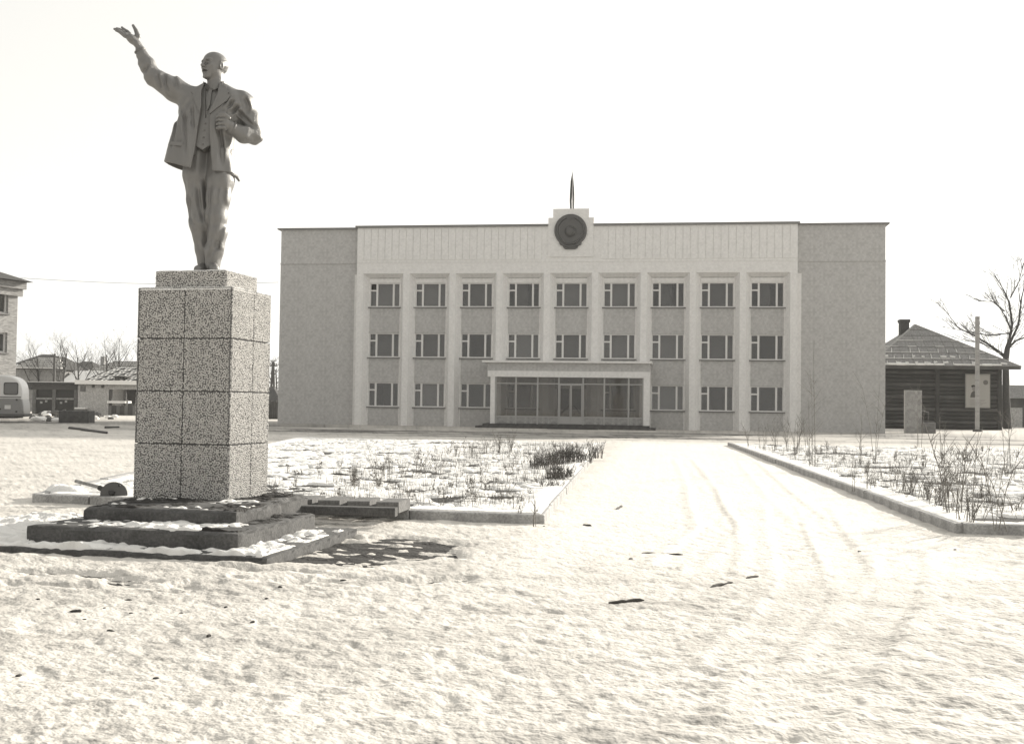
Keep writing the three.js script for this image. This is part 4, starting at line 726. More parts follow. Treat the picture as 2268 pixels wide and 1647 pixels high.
{
  const p = at(2232, 952, 92); p.y = 0; const s = 92 / F;
  tree('bare_tree', 'large bare spreading tree at the corner of the log house', p, 13.5, { seed: 12, levels: 4, first: (branch, big, g) => {
    const P = (x, y, z = 0) => V((x - 2232) * s, (952 - y) * s, z);
    big.push(tube([P(2232, 960), P(2229, 880), P(2228, 800), P(2232, 770)], [0.36, 0.3, 0.26, 0.22], 9));
    const limbs = [[[2228, 790], [2195, 765], [2165, 745], [2130, 726], [2105, 690]], [[2230, 775], [2250, 755], [2290, 740], [2330, 700]], [[2230, 770], [2240, 735], [2225, 700], [2205, 672]], [[2232, 770], [2243, 720], [2238, 670], [2226, 640], [2210, 610]], [[2232, 772], [2255, 720], [2262, 660], [2275, 600]], [[2228, 795], [2200, 772], [2170, 760], [2140, 757]], [[2239, 738], [2215, 741], [2190, 742], [2150, 735], [2120, 728]], [[2226, 690], [2200, 668], [2170, 668]], [[2238, 660], [2255, 625], [2262, 590]]];
    limbs.forEach((l, i) => { const pts = l.map(([x, y], k) => P(x, y, (i % 3 - 1) * k * 0.12)); big.push(tube(pts, pts.map((_, k) => lerp(i < 5 ? 0.12 : 0.065, 0.02, k / (pts.length - 1))), 6)); for (let k = 1; k < pts.length; k++) for (let m = 0; m < 4; m++) { const d = pts[k].clone().sub(pts[k - 1]).normalize().add(V(R(-0.6, 0.6, g), R(-0.1, 0.7, g), R(-0.6, 0.6, g))).normalize(); branch(pts[k].clone().lerp(pts[k - 1], g()), d, R(0.9, 2.2, g), 0.032, 2); } });
  } });
  const f = at(2245, 900, 104); const sh = thing('shed', 'dark shed with a pale wall stripe behind the bare tree', 'shed', V(f.x + 2.0, 0, f.z)); part('wall', bx(-3, 3, -0.2, 2.9, -3, 0), M.wood, sh); part('roof', faces([[V(-3.3, 2.8, 0.4), V(3.3, 2.8, 0.4), V(3.3, 4.1, -1.6), V(-3.3, 4.1, -1.6)], [V(3.3, 2.8, -3.4), V(-3.3, 2.8, -3.4), V(-3.3, 4.1, -1.6), V(3.3, 4.1, -1.6)]]), M.roofGrey, sh); part('door', bx(-2.3, -1.2, -0.1, 1.9, 0, 0.06), M.whitewash, sh);
}

// ---------------------------------------------------------------- far left: houses, sheds, bus
const px2 = (x, y, d) => at(x, y, d);
{ // brick apartment block
  const d = 77, c = at(32, 880, d), ang = 16 * Math.PI / 180, s = d / F, hgt = (y) => at(37, y, d).y;
  const b = thing('brick_block', 'pale brick three-storey block with a jutting cornice, beyond the bus', 'building', V(c.x, 0, c.z), Math.PI / 2 - ang);
  // local: +x runs away along the facade (ends at 0), +z is the facade's outward side
  const top = hgt(640), L = 26;
  const wins = []; for (let i = 0; i < 7; i++) wins.push(-1.55 - i * 3.6);
  const ys = [[hgt(905), hgt(860)], [hgt(782), hgt(738)], [hgt(696), hgt(650)]];
  let lo = -0.2; const W_ = 1.5;
  const xsE = [0]; 
  for (let f = 0; f <= 3; f++) { const y0 = f === 0 ? -0.2 : ys[f - 1][1], y1 = f === 3 ? top : ys[f][0]; part('wall', bx(-L, 0, y0, y1, -0.45, 0), M.brick, b); }
  for (let f = 0; f < 3; f++) { const [y0, y1] = ys[f]; let e = 0; for (let i = 0; i <= wins.length; i++) { const a = i < wins.length ? wins[i] + W_ / 2 : -L; part('wall_pier', bx(a, e, y0, y1, -0.449, 0), M.brick, b); if (i < wins.length) { e = wins[i] - W_ / 2;
    const w = part('window', [bx(e, e + 0.1, y0, y1, -0.32, -0.22), bx(a - 0.1, a, y0, y1, -0.32, -0.22), bx(e + 0.1, a - 0.1, y0, y0 + 0.1, -0.32, -0.22), bx(e + 0.1, a - 0.1, y1 - 0.1, y1, -0.32, -0.22), bx((a + e) / 2 - 0.06, (a + e) / 2 + 0.06, y0 + 0.1, y1 - 0.1, -0.32, -0.22)], M.frameWhite, b); part('pane', bx(e + 0.1, (a + e) / 2 - 0.06, y0 + 0.1, y1 - 0.1, -0.28, -0.27), M.glass, w); part('pane', bx((a + e) / 2 + 0.06, a - 0.1, y0 + 0.1, y1 - 0.1, -0.28, -0.27), M.glass, w); part('sill', bx(e - 0.1, a + 0.1, y0 - 0.1, y0 - 0.003, -0.2, 0.1), M.sillDark, w); part('curtain', bx(e + 0.12, (a + e) / 2 - 0.3, y0 + 0.1, y1 - 0.1, -0.42, -0.4), M.curtain, w); } } }
  part('end_wall', bx(-0.45, 0.001, -0.2, top, -12, -0.451), M.brick, b); part('back_wall', bx(-L, -0.5, -0.2, top, -12, -4), M.interior, b);
  part('cornice', [bx(-L, 0.25, top - 0.5, top, 0.001, 0.22), bx(-L, 0.3, top, top + 0.5, -12.3, 0.5)], M.brick, b);
  part('roof', faces([[V(-L, top + 0.52, 1.0), V(0.45, top + 0.52, 1.0), V(-4, top + 3, -6), V(-L, top + 3, -6)], [V(0.45, top + 0.52, 1.0), V(0.45, top + 0.52, -13), V(-4, top + 3, -6)], [V(-L, top + 0.515, -12.6), V(0.45, top + 0.515, -12.6), V(0.45, top + 0.515, 1.0), V(-L, top + 0.515, 1.0)]]), M.roofDark, b);
}
{ // bus
  const p = ground(62, 938), d = p.clone().sub(camera.position).dot(ray(W / 2, H / 2)), s = d / F, a = 14 * Math.PI / 180;
  const b = thing('bus', 'rounded two-tone bus, pale above and grey below, parked by the brick block', 'bus', V(p.x - 0.45, 0, p.z), YAW + a);
  // local x: end of the bus at 0, body towards -x; z: width towards -z
  const L = 7.2, Wd = 2.4;
  function shell(y0, y1, round, m, name) {
    const sh = new THREE.Shape(), r = round;
    if (round) { sh.moveTo(-L, y0); sh.lineTo(-0.02, y0); sh.bezierCurveTo(-0.03, y0 + 0.9, -0.12, y1 - 0.02, -1.25, y1); sh.lineTo(-L + 1.3, y1); sh.bezierCurveTo(-L + 0.3, y1, -L + 0.1, y1 - 0.4, -L, y0); }
    else { sh.moveTo(-L + 0.2, y0); sh.lineTo(0.06, y0); sh.bezierCurveTo(0.1, y0 + 0.3, 0.04, y1 - 0.2, -0.02, y1); sh.lineTo(-L, y1); sh.closePath(); }
    const g = new THREE.ExtrudeGeometry(sh, { depth: Wd - 0.5, bevelEnabled: true, bevelSize: 0.12, bevelThickness: 0.25, bevelSegments: 5, curveSegments: 16 }); g.translate(-0.12, 0, -Wd + 0.25); return part(name, uvm(g), m, b);
  }
  const lower = shell(0.5, 1.42, false, M.busGrey, 'lower_body'), upper = shell(1.5, 2.75, true, M.busWhite, 'upper_body');
  part('trim_strip', bx(-L, -0.06, 1.53, 1.58, 0.0, 0.02), M.iron, b);
  const win = (x0, x1, y0, y1, z = 0.005) => { const sh = new THREE.Shape(), r = 0.14; sh.moveTo(x0 + r, y0); sh.lineTo(x1 - r, y0); sh.quadraticCurveTo(x1, y0, x1, y0 + r); sh.lineTo(x1, y1 - r); sh.quadraticCurveTo(x1, y1, x1 - r, y1); sh.lineTo(x0 + r, y1); sh.quadraticCurveTo(x0, y1, x0, y1 - r); sh.lineTo(x0, y0 + r); sh.quadraticCurveTo(x0, y0, x0 + r, y0); return sh; };
  for (let i = 0; i < 5; i++) { const x1 = -0.27 - i * 1.25, x0 = x1 - 0.72; const g = new THREE.ExtrudeGeometry(win(x0 - 0.04, x1 + 0.04, 1.68, 2.42), { depth: 0.02, bevelEnabled: false }); g.translate(0, 0, -0.005); const fr = part('window', uvm(g), M.rubber, b); const g2 = new THREE.ExtrudeGeometry(win(x0, x1, 1.72, 2.38), { depth: 0.02, bevelEnabled: false }); g2.translate(0, 0, 0.0); part('pane', uvm(g2), new THREE.MeshPhysicalMaterial({ color: grey(0.12), roughness: 0.1 }), fr); }
  part('hatch', [bx(-0.95, -0.62, 0.85, 1.08, 0, 0.02)], M.busWhite, b);
  for (const [x, y] of [[-1.55, 1.4], [-0.3, 1.4], [-1.5, 0.75], [-1.2, 0.85], [-0.3, 0.7]]) part('lamp', uvm(new THREE.CylinderGeometry(0.06, 0.06, 0.04, 10).rotateX(Math.PI / 2).translate(x, y, 0.01)), M.darkMetal, b);
  part('bumper', bx(-L, 0.16, 0.42, 0.56, -Wd + 0.1, 0.05), M.iron, b);
  for (const x of [-2.2, -5.6]) for (const z of [-0.12, -Wd + 0.35]) { const w = part('wheel', uvm(new THREE.CylinderGeometry(0.45, 0.45, 0.24, 20).rotateX(Math.PI / 2).translate(x, 0.45, z)), M.rubber, b); part('hub', uvm(new THREE.CylinderGeometry(0.2, 0.2, 0.26, 12).rotateX(Math.PI / 2).translate(x, 0.45, z)), M.iron, w); }
  part('chassis', bx(-L + 0.5, -0.3, 0.3, 0.55, -Wd + 0.3, -0.25), M.darkMetal, b);
}
// frame placed by its left-hand image column at a given depth; inside it 1 unit = 1 m, x to the right, y up from the ground
function place(name, label, cat, xpix, d, group, turn = 0) { const o = at(xpix, 890, d); const t = thing(name, label, cat, V(o.x, 0, o.z), YAW + turn, group); const s = d / F; return { t, x: u => (u - xpix) * s, y: v => at(xpix, v, d).y, s }; }
{ // garage
  const { t, x, y } = place('garage', 'dark garage with two pairs of doors under a flat roof', 'garage', 66, 104);
  part('wall', bx(x(70), x(168), -0.2, y(851), -5, -0.3), M.darkMetal, t);
  for (const u of [74, 118, 166]) part('door_post', bx(x(u) - 0.16, x(u) + 0.16, -0.2, y(862), -0.29, 0.02), M.concrete, t);
  part('lintel', bx(x(70), x(169), y(862), y(851), -0.29, 0.03), M.iron, t); part('roof_slab', bx(x(62), x(171), y(851), y(846), -5.3, 0.5), M.roofDark, t);
  for (const [a, b] of [[78, 114], [122, 161]]) { const dl = part('door', bx(x(a), x(b), -0.1, y(884), -0.25, -0.15), mat(0.055), t); part('transom', bx(x(a), x(b), y(884), y(880), -0.24, -0.05), M.concretePale, dl); part('transom_panel', bx(x(a), x(b), y(880), y(863), -0.26, -0.2), M.darkMetal, dl); for (const [u, v] of [[a + 8, 893], [a + 19, 890]]) part('notice', bx(x(u), x(u) + 0.22, y(v), y(v) + 0.2, -0.149, -0.13), M.whitewash, dl); }
  part('roof_snow', bx(x(64), x(170), y(846), y(844.5), -5, 0.45), M.snowPlain, t);
}
{ // whitewashed shed with battened roof and open side
  const { t, x, y } = place('plastered_shed', 'whitewashed shed with snow-lined roof battens and an open side', 'shed', 170, 102);
  part('wall', bx(x(171), x(239), -0.2, y(851), -6, 0), M.whitewash, t); part('wall', bx(x(239), x(310), -0.2, y(851), -6, -4), M.wood, t);
  part('window', bx(x(176), x(188), y(867), y(854), 0, 0.05), M.concrete, t); for (const u of [203, 224]) part('beam_end', bx(x(u), x(u) + 0.18, y(858), y(852), 0.001, 0.2), M.wood, t);
  const r0 = y(851), r1 = y(811), zb = -5.5, zf = 0.45, xa = x(168), xb = x(312);
  part('roof', faces([[V(xa, r0, zf), V(xb, r0, zf), V(xb, r1, zb), V(xa + 1.8, r1, zb)], [V(xa, r0, zf), V(xa + 1.8, r1, zb), V(xa, r0, zb)], [V(xb, r0 - 0.02, zb), V(xb, r0 - 0.02, zf), V(xa, r0 - 0.02, zf), V(xa, r0 - 0.02, zb)]]), M.roofDark, t);
  for (let i = 0; i <= 6; i++) { const f = i / 6, yy = lerp(r0, r1, f) + 0.06, zz = lerp(zf, zb, f); part('batten', bx(xa + 1.8 * f, xb, yy - 0.04, yy + (i === 0 ? 0.35 : 0.07), zz - 0.09, zz + 0.09), M.snowPlain, t); }
  for (let i = 0; i < 16; i++) { const xx = lerp(xa + 0.2, xb - 0.2, i / 15); part('rafter', tube([V(xx, r0 + 0.05, zf), V(xx + 1.2, r1 + 0.05, zb)], 0.06, 4), i % 3 ? M.snowPlain : M.wood, t); }
  part('roof_vent', [bx(x(250), x(262), y(845), y(833), -1.2, -0.2), bx(x(246), x(274), y(833), y(831), -2.2, 0)], M.wood, t);
  part('beam', bx(x(239), x(310), y(861), y(851), -0.35, -0.05), M.whitewash, t);
  for (const u of [240, 272, 300]) part('post', bx(x(u), x(u) + 0.2, -0.1, y(861), -0.3, -0.08), M.wood, t);
  const g = mulberry(8); for (let u = 239; u < 300; u += 3.6) part('fence_board', bx(x(u), x(u + 3.2), -0.05, y(898 - (u > 276 ? 20 * g() : 3 * g())), -0.06 + R(0, 0.02, g), 0.02), u % 3 > 1.5 ? M.woodPale : M.wood, t);
  part('lean_to_roof', bx(x(238), x(277), y(891.5), y(886.5), -1.6, 0.25), M.snowPlain, t);
  part('low_box', [bx(x(173), x(193), -0.1, y(905), 0.001, 0.8)], M.concrete, t); part('box_snow', bx(x(172), x(194), y(905), y(902), 0.001, 0.85), M.snowPlain, t);
}
function battenHouse(label, xl, xr, eave, ridge, base, d, wallM, o = {}) {
  const { t, x, y } = place('old_house', label, 'house', xl, d, undefined, o.turn || 0), ye = y(eave), yr = y(ridge), D = o.depth || 8, g = mulberry(xl + 3);
  part('wall', bx(x(xl), x(xr), -0.3, ye, -D, 0), wallM, t);
  const xa = x(xl) - 0.5, xb = x(xr) + 0.5, h = (o.hip || 0.5) * D / 2;
  part('roof', faces([[V(xa, ye, 0.5), V(xb, ye, 0.5), V(xb - h, yr, -D / 2), V(xa + h, yr, -D / 2)], [V(xb, ye, 0.5), V(xb, ye, -D - 0.5), V(xb - h, yr, -D / 2)], [V(xa, ye, -D - 0.5), V(xa, ye, 0.5), V(xa + h, yr, -D / 2)], [V(xb, ye, -D - 0.5), V(xa, ye, -D - 0.5), V(xa + h, yr, -D / 2), V(xb - h, yr, -D / 2)]]), o.roofM || M.roofDark, t);
  const nb = o.battens || 0; for (let i = 0; i < nb; i++) { const f = i / nb * 0.9, yy = lerp(ye, yr, f) + 0.1, zz = lerp(0.5, -D / 2, f); part('batten', bx(xa + h * f + R(0, 0.6, g), xb - h * f - R(0, 0.6, g), yy, yy + 0.16, zz - 0.12, zz + 0.12), M.snowPlain, t); }
  for (const u of o.windows || []) { const w = part('window', bx(x(u) - 0.6, x(u) + 0.6, y(base), y(base - 14), 0.001, 0.06), M.concrete, t); part('pane', bx(x(u) - 0.45, x(u) + 0.45, y(base - 1.5), y(base - 12.5), 0.061, 0.07), M.darkGlass, w); }
  if (o.chimney) part('chimney', bx(x(o.chimney - 4), x(o.chimney + 4), ye, y(o.chTop), -D / 2 - 0.4, -D / 2 + 0.4), M.whitewash, t);
  return t;
}
battenHouse('long grey-walled house with snow-lined roof battens behind the garage', 30, 137, 817, 786, 862, 128, M.concretePale, { battens: 6, windows: [50, 63, 77, 92, 107, 122] });
battenHouse('dark-roofed house peering over the snow-covered roof behind the garage', 128, 200, 822, 797, 856, 142, M.whitewash, {});
battenHouse('low house with a roof wholly under smooth snow behind the garage', 137, 196, 852, 818, 870, 126, M.whitewash, { roofM: M.snowPlain, hip: 0.05 });
battenHouse('low house with a white chimney and battened roof behind the plastered shed', 196, 340, 824, 796, 860, 132, M.whitewash, { battens: 5, chimney: 198, chTop: 786 });
battenHouse('broad low house with a plain dark roof far behind the battened ones', 36, 110, 806, 781, 850, 150, M.concrete, {});
battenHouse('dark shed between the pedestal and the office building', 540, 612, 888, 855, 900, 98, M.wood, { depth: 6 });
{ // board fence in the gap left of the office building
  const { t, x, y } = place('board_fence', 'grey board fence in the gap beside the office building', 'fence', 560, 92); for (let u = 560; u < 632; u += 4) part('board', bx(x(u), x(u + 3.7), -0.1, y(890) + 0.08 * (u % 3), -0.03, 0.03), M.wood, t); part('rail', bx(x(560), x(632), 0.9, 1.02, -0.09, -0.031), M.wood, t);
  const q = place('power_pole', 'dark A-shaped power pole with cross-arms beside the office building', 'pole', 601, 112), X3 = q.x, Y3 = q.y;
  for (const [a, b] of [[596, 602], [608, 603]]) part('leg', tube([V(X3(a), -0.2, 0), V(X3(b), Y3(800), 0)], [0.14, 0.11], 6), M.iron, q.t);
  part('cross_arm', bx(X3(594), X3(611), Y3(811), Y3(808), -0.1, 0.1), M.iron, q.t); part('cross_arm', bx(X3(596), X3(609), Y3(799), Y3(797.5), -0.1, 0.1), M.iron, q.t); part('brace', bx(X3(596), X3(609), Y3(828), Y3(826), -0.08, 0.08), M.iron, q.t);
  for (const u of [595, 600, 606, 610]) part('insulator', cyl(0.07, 0.07, 0.2, 6, Y3(808)).translate(X3(u), 0, 0), M.concretePale, q.t);
  const w = place('utility_pole', 'thin dark utility pole behind the garage', 'pole', 117, 114); part('shaft', cyl(0.16, 0.13, w.y(783) + 0.2, 8, -0.2), M.iron, w.t); part('cross_arm', bx(-0.5, 0.5, w.y(790), w.y(788), -0.06, 0.06), M.iron, w.t);
  const c = tube([...Array(13)].map((_, i) => { const f = i / 12, p = at(lerp(44, 616, f), lerp(615.5, 625, f), lerp(77, 72.5, f)); p.y -= 0.25 * Math.sin(Math.PI * f); return p; }), 0.013, 4); tag(part('overhead_cable', c, M.iron, scene), 'thin overhead cable strung from the brick block to the office building', 'cable');
}
{ // blocks and rubble by the road
  const { t, x, y } = place('concrete_block', 'large grey concrete block lying at the roadside by the rubble', 'block', 129, 66); part('block', cbx(x(129), x(196), -0.1, y(909), -1, 0, 0.04), M.concreteDark, t);
  const g = mulberry(41);
  for (let i = 0; i < 34; i++) { const p = i < 16 ? at(R(92, 150, g), 890, R(88, 95, g)) : i < 26 ? at(R(70, 130, g), 890, R(66, 80, g)) : at(R(198, 262, g), 890, R(78, 92, g)); const r = R(0.15, 0.5, g), q = new THREE.IcosahedronGeometry(r * 0.8, 1), a = q.attributes.position; for (let k = 0; k < a.count; k++) { const s = 0.75 + 0.5 * noise3(a.getX(k) * 5 + i, a.getY(k) * 5, a.getZ(k) * 5, 3); a.setXYZ(k, a.getX(k) * s * 1.3, a.getY(k) * s * 0.8, a.getZ(k) * s); } q.deleteAttribute('normal'); q.computeVertexNormals();
    const m = part('rubble_lump', uvm(q), i % 3 ? M.concreteDark : M.snowPlain, scene); m.position.set(p.x, i < 16 ? R(0.1, 0.9, g) * (1 - Math.abs(i - 8) / 9) : 0.1, p.z); tag(m, i % 3 ? 'dark lump of rubble on the snow before the garages' : 'snow-covered lump of rubble before the garages', 'rubble', i % 3 ? 'dark rubble before the garages' : 'snowy rubble before the garages'); }
  const planks = [[[152, 951], [196, 956]], [[180, 955], [236, 962]], [[232, 950], [262, 949]]]; planks.forEach(([a, b], i) => { const p = ground(...a), q = ground(...b); p.y = q.y = 0.08; tag(part('plank', tube([p, q], [0.07, 0.05], 4), M.darkMetal, scene), 'dark timber lying on the snow by the roadside left of the pedestal', 'timber', 'timbers by the roadside'); });
}
{ // bare trees behind the houses
  const T = [[84, 735, 128, 3], [133, 724, 118, 4], [172, 738, 124, 5], [238, 730, 126, 6], [263, 726, 130, 7], [291, 748, 134, 8], [40, 770, 160, 9], [205, 768, 160, 10]];
  for (const [x, top, d, seed] of T) { const p = at(x, 890, d), h = at(x, top, d).y * 0.9; p.y = 0; tree('leafless_tree', 'tall thin leafless tree rising behind the old houses', p, h, { seed: seed * 31, levels: 4, spread: 0.42, trunk: 0.25, limbs: 10, kids: 3, r0: 0.12, up: 0.8, group: 'leafless trees behind the old houses' }); }
  for (const [x, top, d, seed] of [[600, 776, 150, 21], [612, 790, 150, 22]]) { const p = at(x, 890, d), h = at(x, top, d).y; p.y = 0; tree('leafless_tree', 'leafless tree far off in the gap beside the office building', p, h, { seed, levels: 3, limbs: 8, r0: 0.15, up: 0.6, group: 'leafless trees in the gap' }); }
}

// ---------------------------------------------------------------- things lying near the pedestal
{
  const o = V(-7.35, 0.16, -15.1), f = thing('fallen_post', 'fallen post with a round base plate, tipped over in the snow behind the pedestal', 'post', o, 0);
  const q = at(190, 1075, 16.3), pA = ground(250, 1090, 0.2); f.position.copy(pA); f.rotation.y = YAW;
  const disc = new THREE.CylinderGeometry(0.175, 0.175, 0.03, 40); disc.rotateX(Math.PI / 2); disc.rotateY(0.35); disc.rotateX(-0.25); disc.translate(0.02, -0.03, 0.04); const dm = part('base_plate', uvm(disc), M.iron, f);
  part('pole', tube([V(0, 0.02, 0), V(-0.56, 0.14, -0.1)], 0.024, 10), M.concretePale, f); part('stub', tube([V(0.03, -0.02, 0.06), V(-0.2, 0.06, -0.01)], 0.036, 10), M.darkMetal, f);
  part('rivet', uvm(new THREE.SphereGeometry(0.018, 6, 6).translate(0.1, 0.1, 0.06)), M.darkMetal, f);
  // heap of snow and rubble at the bed corner
  const hp = ground(180, 1092, 0.1), g = upright(sheet(70, 50, (a, b) => { const x = lerp(-1.15, 0.95, a), z = lerp(-0.75, 0.8, b), e = Math.hypot(x / 1.1, z / 0.75); return [x, -0.2 + (0.17 + 0.13 * (0.3 + 1.3 * fbm(x * 3.2, z * 3.2, 4, 400))) * sstep(0, 0.5, 1 - e), z]; }, (x, z) => { const a = 0.8 - 0.15 * sstep(0.55, 0.7, fbm(x * 9, z * 9, 3, 410)); return [a, a * 0.985, a * 0.955]; }));
  const m = new THREE.Mesh(g, M.snow); m.name = 'snow_heap'; m.position.set(hp.x + 0.2, 0.1, hp.z); scene.add(m); tag(m, 'heap of dirty snow against the fallen post', 'snow heap');
}
{ // stacked stone blocks behind the kerb
  const g = mulberry(91), z = -13.85;
  const beam = part('stone_beam', cbx(-0.82, 0.78, 0, 0.1, -0.08, 0.08, 0.012), M.concreteDark, scene); { const p = ground(644, 1137, 0.15), q = ground(880, 1143, 0.15); beam.position.copy(p).lerp(q, 0.5); beam.rotation.y = Math.atan2(-(q.z - p.z), q.x - p.x); beam.scale.x = p.distanceTo(q) / 1.6; } tag(beam, 'long dark stone beam lying behind the kerb by the pedestal', 'stone block');
  [[645, 700], [706, 762], [770, 828], [832, 896]].forEach(([a, b], i) => { const p = ground((a + b) / 2 - 6, 1129 + i * 2.2, 0.15); const m = part('stone_block', cbx(-0.14, 0.14, 0, 0.13, -0.4, 0.08, 0.012), M.concrete, scene); m.position.copy(p); m.position.y = 0.15; m.position.z -= 0.08; m.rotation.set(0.02, YAW - 0.2 + R(-0.04, 0.04, g), 0.02); tag(m, 'short stone block in the row behind the stone beam', 'stone block', 'row of short stone blocks'); });
}
{ // sticks and clods on the snow
  const g0 = mulberry(23);
  const st = [[[1422, 1223], [1512, 1224], 0.012, 'straight thin stick lying on the trodden path'], [[1348, 1331], [1426, 1324], 0.02, 'thick dark splinter of wood lying on the open snow'], [[1574, 1295], [1622, 1285], 0.016, 'bent dark twig lying on the snow, beside a shorter one'], [[1654, 1277], [1680, 1271], 0.016, 'short dark twig lying on the snow past the bent twig'], [[732, 1066], [772, 1069], 0.025, 'thin lath lying on the snowy bed behind the pedestal'], [[1365, 1125], [1378, 1117], 0.02, 'small twig on the path beside the left kerb'], [[1292, 1160], [1310, 1162], 0.02, 'small chip of wood on the path near the kerb corner']];
  for (const [a, b, r, label] of st) { const p = ground(...a, 0.05), q = ground(...b, 0.05), hy = x => Math.max(0.02, snowH(x.x, x.z)) + r * 0.15; p.y = hy(p); q.y = hy(q); if (label.includes('bed')) p.y = q.y = 0.19; const sp = [...Array(9)].map((_, k) => { const c = p.clone().lerp(q, k / 8); c.x += R(-0.004, 0.004, g0); c.z += R(-0.003, 0.003, g0); c.y = label.includes('bed') ? p.y : lerp(p.y, q.y, k / 8); return c; }); tag(part('stick', tube(sp, sp.map((_, k) => r * R(0.5, 1.1, g0) * (k === 0 || k === 8 ? 0.4 : 1)), 6), M.dryDark, scene), label, 'stick'); }
  const g = mulberry(17), C = [[168, 1352, 0.04], [343, 1497, 0.022], [38, 1495, 0.022], [242, 1392, 0.03], [558, 1373, 0.02], [282, 1325, 0.025], [82, 1322, 0.02], [230, 1342, 0.015], [290, 1352, 0.015], [1398, 1238, 0.02], [462, 1408, 0.02], [1205, 1165, 0.02], [185, 1370, 0.014], [400, 1350, 0.018], [590, 1320, 0.02], [2115, 1216, 0.018], [1905, 1222, 0.02], [760, 1285, 0.03], [620, 1300, 0.025], [500, 1340, 0.02]];
  for (const [x, y, r] of C) { const p = ground(x, y, 0.04), q = new THREE.IcosahedronGeometry(r * 0.8, 1), a = q.attributes.position; for (let k = 0; k < a.count; k++) { const s = 0.5 + 1.0 * noise3(a.getX(k) / r * 1.6 + x, a.getY(k) / r, a.getZ(k) / r, 4); a.setXYZ(k, a.getX(k) * s * R(1.25, 1.3, g), a.getY(k) * s * 0.5, a.getZ(k) * s * 0.8); } q.deleteAttribute('normal'); q.computeVertexNormals(); const m = part('clod', uvm(q), M.clod, scene); m.position.set(p.x, Math.max(0, snowH(p.x, p.z)) + r * 0.05, p.z); m.rotation.y = R(0, 6, g); tag(m, 'small dark clod of earth lying on the trampled snow', 'clod', 'clods on the snow'); }
}

// ---------------------------------------------------------------- dry plants in the beds
function weed(name, label, group, p, h, n, o = {}) {
  const g = mulberry(Math.round((p.x * 131 + p.z * 977) * 10) + 7), t = thing(name, label, 'dry plant', p, 0, group), S = [], K = [];
  for (let i = 0; i < n; i++) {
    const a = R(0, 6.28, g), lean = (o.lean ?? 0.25) * R(0.2, 1.2, g), L = h * R(0.55, 1, g), r = (o.r || 0.006) * R(0.8, 1.2, g), b = V(R(-1, 1, g) * (o.base || 0.04), -0.03, R(-1, 1, g) * (o.base || 0.04));
    const m = b.clone().add(V(Math.cos(a) * lean * L * 0.35, L * 0.5, Math.sin(a) * lean * L * 0.35)), e = b.clone().add(V(Math.cos(a) * lean * L, L, Math.sin(a) * lean * L));
    S.push(tube([b, m, e], [r, r * 0.8, r * 0.4], 3, false));
    const nk = o.twigs ?? 3; for (let k = 0; k < nk; k++) { const f = R(0.35, 1, g), q = f < 0.5 ? b.clone().lerp(m, f * 2) : m.clone().lerp(e, f * 2 - 1), a2 = R(0, 6.28, g), l = h * R(0.08, 0.24, g); const e2 = q.clone().add(V(Math.cos(a2) * l * 0.6, l * R(0.4, 1, g), Math.sin(a2) * l * 0.6)); K.push(tube([q, e2], [r * 0.6, r * 0.3], 3, false)); if (o.heads && g() < o.heads) { const s = new THREE.IcosahedronGeometry(R(0.012, 0.026, g) * (o.hs || 1), 0); s.translate(e2.x, e2.y, e2.z); K.push(uvm(s)); } }
  }
  if (n <= 4 || K.length < 9) S.push(...K.splice(0)); part('stem', S, o.m || M.dry, t); if (K.length) part('twig', K, o.m || M.dry, t); return t;
}
